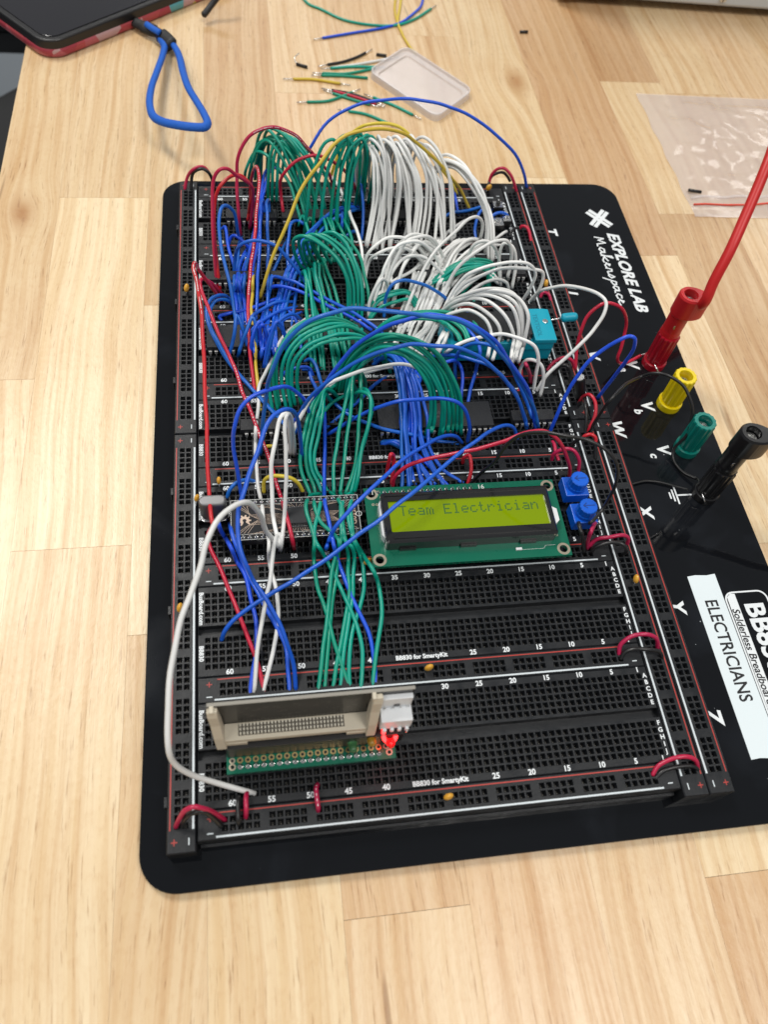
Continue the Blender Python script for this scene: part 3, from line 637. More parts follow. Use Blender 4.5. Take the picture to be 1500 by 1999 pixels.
# ------------------------------------------------------------------ crystal can
xt = thing('crystal', 'shiny rounded metal crystal can at the left rail beside the carrier board', 'crystal', (6.6, 119.5, 0))
def oval(cx, cy, a, b, n=8):
    P = []
    for s in (1, -1):
        for k in range(n+1):
            t_ = math.radians(-90+180*k/n)*1; P.append((cx+s*(a-b)+s*b*math.cos(t_), cy+s*b*math.sin(t_)))
    return P
MB().prism(oval(6.9, 120.4, 5.3, 2.5), 0.4, 12.4).build('can', 'can_steel', xt, bevel=.9, bseg=3)
MB().prism(oval(6.9, 120.4, 5.9, 3.0), 0.2, 1.2).build('can_base', 'chrome', xt, bevel=.15)
for s in (-1, 1): MB().box(6.6+s*2.4-.2, 120.2, -1, 6.6+s*2.4+.2, 120.6, .3).build('lead', 'tin', xt)
# ------------------------------------------------------------------ small yellow ceramic capacitors
def cap(px, py, label, ang=0, z=2.6, base=None, sz=1.0):
    x, y, _ = at(px, py, z); th = thing('ceramic_capacitor', label, 'capacitor', (x, y, 0), 'yellow bead capacitors')
    b = MB(); n = 14; prof = []
    for k in range(9):
        a = math.pi*k/8; prof.append((max(.02, math.sin(a)*1.75*sz), -math.cos(a)*1.85*sz))
    s0 = 0; b.lathe(0, 0, prof, n)
    c_, s_ = math.cos(math.radians(ang)), math.sin(math.radians(ang))
    b.xf(lambda p: (x+p[0]*c_-p[1]*.62*s_, y+p[0]*s_+p[1]*.62*c_, z+p[2]+.15*p[0]))
    b.build('bead', 'cap', th, smooth=True)
    for s in (-1, 1):
        q = MB(); q.tube(spline([(x+s*.5*c_, y+s*.5*s_, z-1.6), (x+s*1.1*c_, y+s*1.1*s_, z-2.1), (x+s*1.27*c_, y+s*1.27*s_, -1)], 4), .26, 6); q.build('lead', 'tin', th, smooth=True)
cap(838, 1303, 'yellow bead capacitor on the rail left of the second board number row', 15)
cap(876, 1555, 'yellow bead capacitor on the frontmost rail', 10)
cap(1243, 1130, 'yellow bead capacitor on the right upright rail beside the ABCDE letters', 80)
cap(351, 1186, 'yellow bead capacitor on the near left upright rail', 70)
cap(364, 562, 'yellow bead capacitor on the far left upright rail', 70, sz=1.05)
cap(718, 1096, 'yellow bead capacitor at the near left corner of the display board', 20)
cap(427, 938, 'yellow bead capacitor standing behind the crystal can', 85, 3.4, sz=.85)
cap(384, 972, 'yellow bead capacitor left of the crystal can', 60, 4.0, sz=.85)
cap(1067, 553, 'yellow bead capacitor beside the white wires near the turquoise socket lever', 80)
cap(955, 366, 'yellow bead capacitor at the far right corner under the red and black arch', 20)
cap(778, 905, 'yellow bead capacitor hidden between the blue ribbon of wires and a small red jumper', 10, sz=.9)
# ------------------------------------------------------------------ blue trimmers
for (x, y, lb) in ((154.6, 121.4, 'blue trimmer knob behind the other, at the far right corner of the display'), (154.9, 108.3, 'blue trimmer knob nearer the camera, right of the display')):
    th = thing('trimmer', lb, 'potentiometer', (x, y, 0), 'two blue trimmers right of the display')
    MB().box(x-5.2, y-4.6, 2.2, x+4.8, y+4.8, 7.6).build('body', 'pot_blue', th, bevel=.35)
    kn = MB(); kn.lathe(x, y, [(4.0, 7.6), (4.0, 9.2), (3.75, 9.6, 1), (3.65, 13.0, 1), (3.3, 13.3, .5)], 48, 16, .09); kn = kn.build('knob', 'pot_blue', th)
    a = MB(); line(a, x-2.3, y+.2, x+2.5, y+.2, .42, 13.36); line(a, x-2.3, y+.2, x-.7, y+1.4, .42, 13.365); line(a, x-2.3, y+.2, x-.7, y-1.0, .42, 13.37); a.build('arrow', 'arrow_ink', th)
    for s in (-1, 0, 1): MB().box(x+s*2.54-.25, y-3.4, -1, x+s*2.54+.25, y-3.0, 2.2).build('lead', 'tin', th)
# ------------------------------------------------------------------ lever socket
zf = thing('lever_socket', 'turquoise lever socket with a big dark chip clamped in it, lever to the right', 'socket', (130, 206, 0))
ZX0, ZX1 = 111.2, 161.5
zb = MB(); zb.box(ZX0, 196.0, 2.0, ZX1, 213.6, 9.0); zb.box(ZX0+.2, 195.4, 9.0, ZX1-.2, 214.2, 13.6)
zb.build('body', 'teal', zf, bevel=.4)
MB().prism([(151.5, 194.9), (161.8, 194.9), (161.8, 214.2), (159, 214.7), (151.5, 214.7)], 13.62, 15.9).build('lever_housing', 'teal', zf, bevel=.4)
MB().box(114.5, 197.6, 13.65, 150.6, 212, 17.0).build('clamped_chip', 'ic', zf, bevel=.15)
pb = None
for k in range(14):
    for s, y in ((-1, 196.2), (1, 212.2)):
        x = 116.2+2.54*k
        MB().box(x-.55, y, 13.65, x+.55, y+1.35, 15.4).build('chip_pin', 'tin', zf)
t = MB(); put_text(t, 'TEXTOOL', 154.3, 204.2, 15.95, 2.9, -90, .03, sx=1.05); t.build('moulded_lettering', 'teal_dark', zf)
MB().lathe(158.5, 206.3, [(1.3, 15.9), (1.3, 16.3), (1.0, 16.5)], 20).build('rivet', 'tin', zf)
q = MB(); q.tube([(160, 207.6, 15), (168, 207.9, 16.5)], .45, 8); q.build('lever', 'tin', zf, smooth=True)
q = MB(); q.tube(spline([(166.6, 207.9, 16.2), (167.2, 207.9, 16.3), (168.6, 207.9, 16.5), (171.6, 207.8, 16.9), (173.6, 207.7, 17.1), (174.3, 207.7, 17.15)], 3), [.6, 1.2, 1.7, 1.95, 2.05, 2.1, 2.1, 2.1, 2.1, 2.1, 2.1, 2.0, 1.8, 1.5, 1.1, .5], 14); q.build('lever_knob', 'teal', zf, smooth=True)
# ------------------------------------------------------------------ can capacitor on the right rail
q = thing('can_capacitor', 'small black can capacitor with a silver top leaning over the right upright rails', 'capacitor', (171, 172.5, 0))
A, B = Vector((171.3, 173.2, 2.5)), Vector((167.9, 174.6, 13.5))
w = MB(); w.tube([A, A+(B-A)*.06, A+(B-A)*.12, B-(B-A)*.06, B], [2.3, 2.6, 2.5, 2.6, 2.35], 20); w.build('sleeve', 'hdr', q, smooth=False, bevel=.1)
w = MB(); w.tube([B, B+(B-A)*.012], [2.1, 2.0], 20); w.build('silver_top', 'tin', q)
for s in (-1, 1): w = MB(); w.tube([(171.3+s*1.2, 173, 2.6), (171.3+s*1.27, 173, -1)], .25, 6); w.build('lead', 'tin', q)
# push buttons, far right
for px, py, r_, lb in ((972, 432, 2.6, 'chrome topped push button at the far right under the white arches'), (990, 426, 1.7, 'smaller chrome push button right of the other'), (973, 398, 2.1, 'round black push button with metal frame below the far right arch')):
    x, y, _ = at(px, py, 4); th = thing('push_button', lb, 'button', (x, y, 0))
    MB().box(x-r_-.6, y-r_-.6, .3, x+r_+.6, y+r_+.6, 3.6).build('body', 'hdr', th, bevel=.2)
    MB().box(x-r_-.4, y-r_-.4, 3.62, x+r_+.4, y+r_+.4, 3.95).build('metal_plate', 'tin', th, bevel=.1)
    MB().lathe(x, y, [(r_*.62, 3.95), (r_*.6, 5.2)], 20).build('cap', 'tin' if r_ != 2.1 else 'hdr', th, bevel=.12)
# ------------------------------------------------------------------ ribbon-cable socket card
cd = thing('interface_card', 'green header board with an upright dark card and beige latched ribbon socket, front left', 'circuit board', (38, 24, 0))
gp = pcb(10.2, 18.9, 65.8, 31.5, 5.2, 6.8, [(11.9+2.54*k*0+ (0 if k == 0 else 51.8), 21.0, .62) for k in (0, 1)], 'pcb_green', cd)
rg = None
for k in range(21):
    x = 12.0+2.54*k
    if k in (0,): continue
    if rg is None:
        q = MB(); q.lathe(x, 21.0, [(.95, 6.82), (.7, 7.05), (.38, 7.4), (.26, 8.1)], 12); rg = q.build('solder_joint', 'tin', cd)
    elif k < 20:
        c = rg.copy(); C.objects.link(c); c.parent = cd; c.location.x = (x-14.54)*S
for k in range(21):
    x = 12.0+2.54*k; q = MB(); ring(q, x, 23.0, .5, 1.0, 6.84, 14); q.mat('pit') if False else None; q.build('plated_hole', 'brass' if k % 20 else 'pad', cd)
for k in range(21): q = MB(); disc(q, 12.0+2.54*k, 23.0, .48, 6.83, 12); q.build('hole', 'pit', cd)
for k in (0, 20):
    q = MB(); ring(q, 12.0+2.54*k+(.0 if k == 0 else .9), 21.0, .62, 1.15, 6.85, 18); q.build('plated_hole', 'pad', cd)
MB().box(10.6, 19.6, 2.7, 65.4, 22.2, 5.18).build('pin_header', 'hdr', cd)
for k in range(21):
    x = 12+2.54*k; MB().box(x-.3, 20.7, -1, x+.3, 21.3, 2.7).build('header_pin', 'tin', cd)
MB().box(10.6, 24.1, 6.86, 66.2, 30.8, 16.8).build('socket_header', 'hdr', cd, bevel=.15)
MB().box(6.9, 31.0, 11.0, 69.6, 32.1, 40.0).build('upright_card', 'card_dark', cd, bevel=.05)
MB().box(6.9, 31.0, 40.02, 69.6, 32.1, 40.3).build('card_edge', 'card_edge', cd)
t = MB(); rq = random.Random(5)
for k in range(46):
    x = 16+rq.random()*36; z = 24+rq.random()*12; w_ = .6+rq.random()*1.5
    t.face([(x,30.97,z),(x+w_,30.97,z),(x+w_,30.97,z+.35),(x,30.97,z+.35)])
for k in range(36):
    x = 15.5+k*1.1
    for z in (22.5, 23.7): t.face([(x,30.97,z),(x+.45,30.97,z),(x+.45,30.97,z+.6),(x,30.97,z+.6)])
t.build('card_pads', 'card_print', cd)
so = MB()
so.box(10.6, 25.4, 19.4, 57.3, 30.95, 22.0); so.box(10.2, 25.2, 16.9, 17.6, 27.2, 19.4); so.box(49, 25.2, 17.2, 57.4, 27.2, 19.4)
so = so.build('ribbon_socket', 'beige', cd, bevel=.25)
q = MB()
for k in range(30):
    for y in (26.9, 28.2, 29.5): x = 15.4+k*1.1; q.box(x, y, 22.0, x+.55, y+.7, 23.0)
q.build('socket_ribs', 'beige_light', cd)
q = MB(); rect(q, 15.0, 26.7, 48.4, 30.4, 22.04); q.build('socket_slot_shade', 'beige_dark', cd)  # dark floor sheet: shade between the ribs put into the colour
for s, x in ((-1, 8.0), (1, 55.2)):
    l = MB(); w = 3.1
    prof = [(24.2, 17.0), (26.8, 16.6), (29.6, 23), (30.9, 30), (30.9, 39.5), (29.0, 40.6), (28.0, 38), (27.4, 32), (25.4, 25)]
    n = len(prof); l.add([(x, a, b) for a, b in prof]+[(x+w, a, b) for a, b in prof], [tuple(range(n)), tuple(range(2*n-1, n-1, -1))]+[((i+1)%n, i, i+n, (i+1)%n+n) for i in range(n)])
    l.xf(lambda p: (p[0]+s*max(0, p[2]-18)*.055, p[1], p[2])); l.box(x+.9, 28.6, 38.2, x+2.2, 30.9, 41.2) if s > 0 else l.box(x-.4, 28.6, 38.2, x+1.0, 30.9, 41.2)
    l.build('latch_arm', 'beige', cd, bevel=.3)
pc = MB(); pc.box(59.4, 24.6, 22, 69.4, 30.95, 29.5); pc.box(59.6, 29.2, 29.5, 69.2, 30.95, 37.5)
for k in range(4): pc.box(60.3+k*2.4, 23.6, 21.4, 61.5+k*2.4, 24.6, 23.4)
pc.build('power_plug', 'white_plastic', cd, bevel=.25)
MB().box(63.6, 28.95, 31, 65.4, 29.18, 32.6).build('plug_slot', 'hdr', cd)
for k in range(4): q = MB(); q.tube([(61+k*2.4, 28.9, 30.6), (61+k*2.4, 28.5, 30.6)], .35, 8); q.build('plug_contact', 'tin', cd)
def led(x, y, z, m, lit, nm):
    q = MB(); q.lathe(0, 0, [(1.75, 0), (1.75, .8), (1.5, .85), (1.5, 3.2), (1.35, 4.0), (.95, 4.6), (.4, 4.85)], 20)
    a = math.radians(60); q.xf(lambda p: (x+p[0], y-math.sin(a)*p[2]+math.cos(a)*p[1], z+math.cos(a)*p[2]+math.sin(a)*p[1]))
    o = q.build(nm, m, cd, smooth=True)
    for s in (-1, 1): MB().box(x+s*1-.2, y+.0, 6.8, x+s*1+.2, y+.4, z).build('led_lead', 'tin', cd)
led(51.2, 24.6, 11.5, 'led_green', 0, 'green_led'); led(57.4, 25.6, 13.0, 'led_yellow', 0, 'yellow_led'); led(63.6, 25.0, 12.0, 'led_red_body', 1, 'red_led')
q = MB(); q.tube(spline([(61.2, 25.3, 18), (61.3, 24.4, 15.5), (61.9, 23.4, 13.4), (63.4, 22.8, 12.6), (65.0, 23.3, 13.2), (65.5, 24.2, 14.8)], 5), .72, 8); q.build('red_led_glow_shape', 'led_red', cd, smooth=True)  # the lit LED's U-shaped glow, modelled as an emitting tube
# red lit LED lamp light
MB().box(66.2, 24.4, 6.9, 68.2, 30.6, 15).build('socket_header', 'hdr', cd, bevel=.1)
q = MB(); q.tube([(68.7, 25.2, 12), (68.9, 24.6, 17.5)], .28, 8); q.build('bare_pin', 'tin', cd, smooth=True)
q = MB(); q.tube([(15.4, 24.6, 7.2), (15.6, 25.4, 13)], .28, 8); q.build('bare_pin', 'tin', cd, smooth=True)
# ------------------------------------------------------------------ binding posts and stackable plugs
def post(x, y, m, lb):
    th = thing('binding_post', lb, 'terminal', (x, y, -9.5), 'binding posts along the right edge of the plate')
    MB().lathe(x, y, [(5.6, -9.48), (5.7, -8.9), (5.7, -6.0), (5.3, -5.6)], 40).build('collar', m, th, smooth=False)
    k = MB(); k.lathe(x, y, [(4.5, -5.6), (4.55, -5.0, .3), (4.9, -4.4, 1), (5.05, 11.2, 1), (4.8, 11.8, .6), (3.25, 11.8, 0), (3.1, 11.2, 0), (3.1, 4.5, 0)], 96, 14, .26)
    k.build('knob', m, th)
    MB().lathe(x, y, [(2.3, 3.2), (2.3, 8.4), (1.6, 8.4), (1.5, 5)], 20).build('metal_core', 'tin', th)
    return th
post(220.2, 201.0, 'post_red', 'red fluted binding post farthest back, with the red plug in it')
post(219.9, 175.2, 'post_yellow', 'yellow fluted open binding post')
post(220.2, 149.2, 'post_green', 'dark green fluted open binding post')
post(220.8, 124.2, 'post_black', 'black fluted binding post nearest, with the black plug in it')
def plug(x, y, m, mc, lb, path, ang, rc=1.85):
    th = thing('stackable_plug', lb, 'plug', (x, y, 11.9), 'stackable plugs in the binding posts')
    b = MB(); b.lathe(x, y, [(2.6, 4.6), (2.6, 11.9), (4.75, 11.9), (4.65, 14), (4.5, 15), (4.6, 25.5)], 40)
    b.build('body', m, th)
    c_, s_ = math.cos(math.radians(ang)), math.sin(math.radians(ang))
    # head: rounded slab with the open bore, flaring sideways to the cable
    h = MB(); nn = 48; L = 5.2; ro, re_ = 5.3, 4.3
    def outl(a, g):
        ca, sa = math.cos(a), math.sin(a)
        k = (ro+g)/1.0; px_, py_ = ca*k, sa*k
        if ca > 0:
            f = ca**.55; px_ = ca*(ro+g)+f*(L+re_-ro); py_ = sa*((ro+g)*(1-f)+(re_+g)*f)*(1+.34*f*(1-f))
        return (x+px_*c_-py_*s_, y+px_*s_+py_*c_)
    rows = [(0, 24.0, -1.1), (0, 25.2, 0), (0, 35.2, 0), (0, 36.1, -.55), (1, 36.1, 3.3), (1, 35.5, 3.05), (1, 29, 3.0)]
    v = []
    for kd, zz, g in rows:
        for k in range(nn):
            a = 2*math.pi*k/nn
            v.append((*outl(a, g), zz) if kd == 0 else (x+g*math.cos(a+math.radians(ang)), y+g*math.sin(a+math.radians(ang)), zz))
    h.add(v, [(i*nn+k, i*nn+(k+1)%nn, (i+1)*nn+(k+1)%nn, (i+1)*nn+k) for i in range(len(rows)-1) for k in range(nn)]+[tuple(range(nn-1, -1, -1)), tuple((len(rows)-1)*nn+k for k in range(nn))])
    h.build('head', m, th)
    MB().lathe(x, y, [(2.5, 29.2), (2.5, 33), (1.7, 33), (1.6, 30)], 20).build('socket_sleeve', 'tin', th)
    v = MB(); v.tube([(x-1.0, y-3.6, 19.3), (x-1.1, y-4.25, 19.3)], [1.7, 1.6], 16); v.build('clamp_screw', 'tin', th)
    w = MB(); w.tube(spline(path, 8), rc, 14); w.build('cable', mc, th, smooth=True)
    return th
R0 = [(225.6, 200.4, 30), at(1378, 588, 38), at(1394, 551, 46), at(1426, 490, 57), at(1452, 432, 65), at(1478, 372, 73), at(1500, 318, 80), at(1540, 215, 90)]
rl = R0[-1]; R0 += [(rl[0]+30, rl[1]+28, 86), (rl[0]+75, rl[1]+30, 55), (rl[0]+110, rl[1]+5, 5), (rl[0]+135, rl[1]-30, -10.4), (rl[0]+200, rl[1]-70, -10.6)]
plug(220.2, 201.6, 'plug_red', 'cable_red', 'red stackable plug in the red post with its red cable rising to the right', R0, -14, 2.35)
K0 = [(229, 121, 32), (236, 119, 33), (248, 114, 33), (265, 105, 31), (285, 98, 22), (310, 96, 2), (332, 93, -9.2), (360, 88, -11.0), (440, 62, -11.1)]
plug(220.8, 124.6, 'post_black', 'post_black', 'black stackable plug in the black post at the right edge', K0, -14)

for xx in (71, 140.5):
    q = MB().box(xx, .5, -7.2, xx+4.2, .62, -3.2); tag_p = [o for o in bpy.data.objects if o.name == 'breadboard'][0]; q.build('side_notch', 'pit', tag_p)
q = MB().box(.6, -.55, -9.45, 164.4, .5, -5.6); q.build('side_ledge', 'board', [o for o in bpy.data.objects if o.name == 'breadboard'][0], bevel=.12)
# fingerprints left on the plate
for (cx, cy, a_, w_, h_) in ():
    fp = MB(); c_, s_ = math.cos(math.radians(a_)), math.sin(math.radians(a_))
    for k in range(9):
        t_ = -1+2*(k+.5)/9; hw = w_*math.sqrt(1-t_*t_)*.98; yy = t_*h_
        P_ = [(-hw+2*hw*i/6, yy+.35*math.sin(3.1*i/6)) for i in range(7)]
        for p, q_ in zip(P_[:-1], P_[1:]): line(fp, cx+p[0]*c_-p[1]*s_, cy+p[0]*s_+p[1]*c_, cx+q_[0]*c_-q_[1]*s_, cy+q_[0]*s_+q_[1]*c_, .2, -9.44)
    fp.build('finger_smudge', 'smudge', bp_)
# ------------------------------------------------------------------ jumper wires
WR = 0.82
def lift(path, zscale=1.0, zmin=.9, zmax=80.0, lam=.05):
    """pixels -> points: every wire keeps to the upright sheet between its two ends, so the picture fixes its height"""
    P = [tuple(p) for p in path]; n = len(P)
    za = P[0][2] if len(P[0]) > 2 else -1.0; zb = P[-1][2] if len(P[-1]) > 2 else -1.0
    A = at(P[0][0], P[0][1], za); B = at(P[-1][0], P[-1][1], zb)
    L = [0]
    for a, b in zip(P[:-1], P[1:]): L.append(L[-1]+math.hypot(a[0]-b[0], a[1]-b[1]))
    ch = math.hypot(A[0]-B[0], A[1]-B[1])
    Z = [za]
    for i in range(1, n-1):
        if len(P[i]) > 2: Z.append(P[i][2]); continue
        t = L[i]/L[-1]; T = (A[0]+(B[0]-A[0])*t, A[1]+(B[1]-A[1])*t)
        q0 = at(P[i][0], P[i][1], 0.0); d = ray(P[i][0], P[i][1]); g = (d[0]/d[2], d[1]/d[2])
        zp = (za*(1-t)+zb*t)+min(ch*.3, 22)*4*t*(1-t)
        z = (-(g[0]*(q0[0]-T[0])+g[1]*(q0[1]-T[1]))+lam*zp)/(g[0]**2+g[1]**2+lam)
        Z.append(min(zmax, max(zmin, z*zscale)))
    Z.append(zb)
    for _ in range(2):
        Z = [Z[0]]+[Z[i] if len(P[i]) > 2 else .25*Z[i-1]+.5*Z[i]+.25*Z[i+1] for i in range(1, n-1)]+[Z[-1]]
    return [at(P[i][0], P[i][1], Z[i]) for i in range(n)]
OBST = [(12.6, 103.7, 63.9, 123.2, 8.6), (66, 89.8, 144.8, 124.8, 8.2), (71, 96, 139.8, 119.4, 14.4), (111, 194.6, 162, 214.8, 15.2), (151.3, 194.6, 162, 214.8, 16.2), (114.4, 197.4, 150.8, 212.2, 17.2), (.8, 117.2, 12.4, 123.6, 12.6),
 (75.9, 156.4, 128, 171, 4.6), (135.6, 158.4, 156.2, 165.4, 4.6), (17.4, 158.6, 46.4, 165.8, 4.6), (3.8, 205, 38.4, 220, 4.6), (47.6, 205, 90.4, 220, 4.6), (3.6, 247.6, 60.4, 255.2, 4.6), (87.6, 247.6, 126.4, 255.2, 4.6), (141.6, 249.6, 162.8, 257.2, 4.6), (13.6, 291.6, 118.4, 300.4, 4.6), (149, 103.3, 160, 126.4, 8), (150, 104, 159, 125.6, 13.4)]
def clear(Q, r):
    """slide samples up their sight line until the wire rides over the parts it crosses"""
    n = len(Q); need = [-99.0]*n
    for i in range(2, n-2):
        p = Q[i]
        for x0, y0, x1, y1, t in OBST:
            if x0-r < p.x < x1+r and y0-r < p.y < y1+r and p.z < t+r: need[i] = max(need[i], t+r+.15)
    if max(need) < -50: return Q
    L = [0]
    for a, b in zip(Q[:-1], Q[1:]): L.append(L[-1]+(a-b).length)
    out = []
    for i, p in enumerate(Q):
        z = max([p.z]+[need[j]-1.6*abs(L[i]-L[j]) for j in range(n) if need[j] > -50])
        if i in (0, n-1): z = p.z
        if z > p.z+.01:
            d = (Vector(CC)-p); s = (z-p.z)/d.z; out.append(p+d*s)
        else: out.append(p)
    return out
WIRES = []
def wire(col, path, label, group=None, r=WR, pts=None, prt=None):
    Q = spline(pts or lift(path), 5)
    sd = len(WIRES)*7.3; WIRES.append(0); nq = len(Q)
    Q = [p+noise.noise_vector(Vector((p.x*.09+sd, p.y*.09, p.z*.09)))*.75*math.sin(math.pi*i/(nq-1)) for i, p in enumerate(Q)]
    if col != 'black' or r > .6: Q = clear(Q, r)
    mb = MB(); mb.tube(Q, r, 8)
    e = Q[0]; m = min(Q, key=lambda p: p.z)
    o = mb.build(col+'_wire', 'w_'+col, None, origin=(Q[0].x, Q[0].y, 0), smooth=True)
    if prt:                                  # maker's print along the insulation
        rq = random.Random(9); pm = MB(); s_ = prt[0]
        while s_ < prt[1]:
            f_ = s_*(len(Q)-1); i = int(f_); a, b = Q[i], Q[min(i+1, len(Q)-1)]; p = a.lerp(b, f_-i); t_ = (b-a).normalized(); v_ = (Vector(CC)-p); n_ = (v_-t_*v_.dot(t_)).normalized(); w_ = t_.cross(n_)
            hl, hw = rq.uniform(.18, .42), rq.uniform(.12, .26); c_ = p+n_*(r+.03)
            if rq.random() < .8: pm.face([c_-t_*hl-w_*hw, c_+t_*hl-w_*hw, c_+t_*hl+w_*hw, c_-t_*hl+w_*hw])
            s_ += 1.25/max(1, sum((x-y).length for x, y in zip(Q[:-1], Q[1:])))
        pm.build('wire_print', 'wire_ink', o)
    return tag(o, label, 'wire', group)
def bundle(col, A, B, n, label, group, jit=2.2, zs=0):
    rq = random.Random(len(label)*7+n+int(A[0][0]))
    m = min(len(A), len(B))
    for k in range(n):
        t = (k+.6*rq.uniform(-1, 1))/(n-1) if n > 1 else .5
        dr = rq.uniform(-.22, .22); ph = rq.uniform(0, 6.28); am = rq.uniform(-1, 1)*jit*1.6; ay = rq.uniform(-1.3, .9)*jit*2.6
        path = []
        for i in range(m):
            a, b = A[i], B[i]; e = math.sin(math.pi*i/(m-1)); tt = t+dr*(i/(m-1)-.3)*(1-abs(2*t-1)*.6)
            x = a[0]+(b[0]-a[0])*tt+am*e*math.sin(ph+i*.9)*1.4; y = a[1]+(b[1]-a[1])*tt+ay*e
            if i in (0, m-1): y += rq.choice((-1, 0, 1))*4.0
            if len(a) > 2: path.append((x, y, a[2]+(b[2]-a[2])*t))
            else: path.append((x, y))
        wire(col, path, label, group)
W = wire
# ---- rearmost rows
W('red', [(360,373),(366,345),(375,333),(388,326),(400,328),(412,345),(418,368)], 'small red jumper arching over the far left rail corner')
W('black', [(374,374),(375,342),(384,331),(395,329),(407,338),(414,352),(419,372)], 'small black jumper beside the red one at the far left corner')
W('red', [(470,462),(466,420),(462,350),(467,300),(487,265),(513,251),(543,250),(577,263),(600,287),(622,312),(645,345),(655,385)], 'thin red wire making the highest arch over the rear green loops', prt=(.4, .75))
W('red', [(424,565),(417,480),(415,400),(418,350),(430,333),(443,331),(460,342),(490,362),(494,395),(487,450)], 'outer of the two red loops at the far left')
W('red', [(430,568),(420,483),(419,400),(428,367),(450,343),(470,343),(487,360),(492,380),(487,407),(483,436)], 'inner of the two red loops at the far left')
W('red', [(488,392),(491,345),(500,325),(505,338),(504,380),(501,420),(496,485),(489,535),(485,575),(484,617),(487,667),(490,700),(494,738),(499,775)], 'long red wire falling from a tight hook at the back beside the yellow wire', prt=(.12, .62))
W('red', [(433,590),(413,560),(390,529),(381,512),(377,523),(384,552),(391,590),(395,633),(398,700),(403,833),(407,933),(412,1005),(417,1032)], 'leftmost long red wire running down beside the left rail', prt=(.2, .55))
W('red', [(415,1026),(407,1040),(408,1058),(416,1082),(443,1143),(467,1200),(493,1263),(509,1317),(515,1352)], 'red wire from the crystal can slanting down to the upright card')
W('red', [(436,577),(413,553),(395,545),(391,557),(401,587),(427,650),(457,717),(480,780),(507,847),(527,900),(550,977),(563,1020),(575,1073)], 'long slanting red wire crossing the middle down to the number 50', prt=(.5, .9))
W('yellow', [(507,583),(517,550),(533,500),(560,440),(587,373),(620,323),(653,283),(683,261),(717,253),(755,253),(790,262),(813,278),(850,310),(880,345),(900,372),(918,410)], 'long yellow wire arching from the blue tangle over the rear white arches')
W('yellow', [(645,350),(657,310),(680,270),(700,251),(735,241),(765,244),(793,257),(815,279),(850,315),(880,352),(893,380)], 'upper yellow wire arching behind the rear white wires')
W('yellow', [(498,503),(496,525),(492,567),(492,617),(497,667),(500,720),(504,762),(509,802)], 'straight yellow wire hanging beside the long red wire')
W('yellow', [(516,874),(520,871),(530,870),(537,873)], 'tiny flat yellow jumper behind the tall white loops')
W('yellow', [(515,963),(517,937),(533,928),(560,929),(580,942),(592,961)], 'small yellow arch at the top edge of the carrier board')
W('blue', [(580,362),(590,318),(607,287),(640,237),(700,205),(760,193),(810,193),(870,206),(930,233),(980,272),(1010,307),(1024,340),(1029,368)], 'very long blue wire arching far behind everything to the right rail')
W('red', [(555,432),(548,375),(549,348),(563,328),(583,313),(613,303),(640,309),(670,332),(690,357),(697,380),(698,402)], 'dark red arch between the two rear green clumps')
W('white', [(606,352),(612,342),(620,337),(632,339),(650,350),(673,388),(693,440),(705,477),(710,527),(711,552)], 'single white wire dropping steeply in front of the rear green wires')
GA = 'green wires of the rear left clump'
bundle('green', [(478,352),(482,325),(500,293),(518,290),(540,315),(560,352),(575,400),(588,445)], [(505,350),(512,300),(522,270),(540,262),(566,282),(588,315),(605,360),(620,410)], 6, 'green wire in the rear left clump of arches', GA, 4)
bundle('green', [(497,350),(500,290),(507,265),(518,262),(546,290),(570,325),(587,370),(602,430)], [(548,348),(556,290),(566,264),(580,268),(602,290),(622,320),(637,355),(648,400)], 6, 'green wire in the rear left clump of arches', GA, 4)
for x in (523, 531, 540): W('green', [(x, 395), (x+1, 350), (x+6, 300), (x+18, 275), (x+32, 290), (x+44, 330), (x+56, 390)], 'green wire in the rear left clump of arches', GA)
bundle('green', [(600,455),(606,400),(618,330),(640,283),(655,273),(664,300),(662,360),(650,430)], [(682,452),(684,380),(695,320),(712,280),(728,267),(738,290),(736,340),(728,400)], 9, 'green wire in the rear middle clump beside the white arches', 'green wires of the rear middle clump', 3)
WG = 'white wires of the tall rear arches'
bundle('white', [(694,385),(694,335),(700,300),(710,287),(723,305),(730,350),(729,405),(714,480)], [(745,385),(746,330),(752,290),(762,276),(778,300),(785,350),(782,405),(765,490)], 9, 'white wire in the tall row of rear arches', WG, 3)
bundle('white', [(745,385),(744,330),(752,290),(766,278),(782,300),(798,345),(800,400),(786,480)], [(812,380),(808,330),(816,290),(832,280),(858,305),(882,350),(888,405),(890,470)], 12, 'white wire in the tall row of rear arches', WG, 4)
bundle('white', [(712,390),(710,340),(718,290),(724,270),(737,290),(745,340),(740,410),(742,500)], [(800,380),(795,330),(795,290),(802,277),(820,300),(846,345),(862,400),(868,478)], 6, 'white wire in the tall row of rear arches', WG, 4)
bundle('white', [(838,375),(848,330),(863,309),(888,312),(912,330),(937,370),(956,415),(961,465),(962,508)], [(832,385),(846,345),(866,328),(890,333),(912,352),(935,385),(948,420),(948,460),(946,500)], 6, 'white wire sweeping right at the end of the rear arches', 'white wires sweeping right of the rear arches', 3)
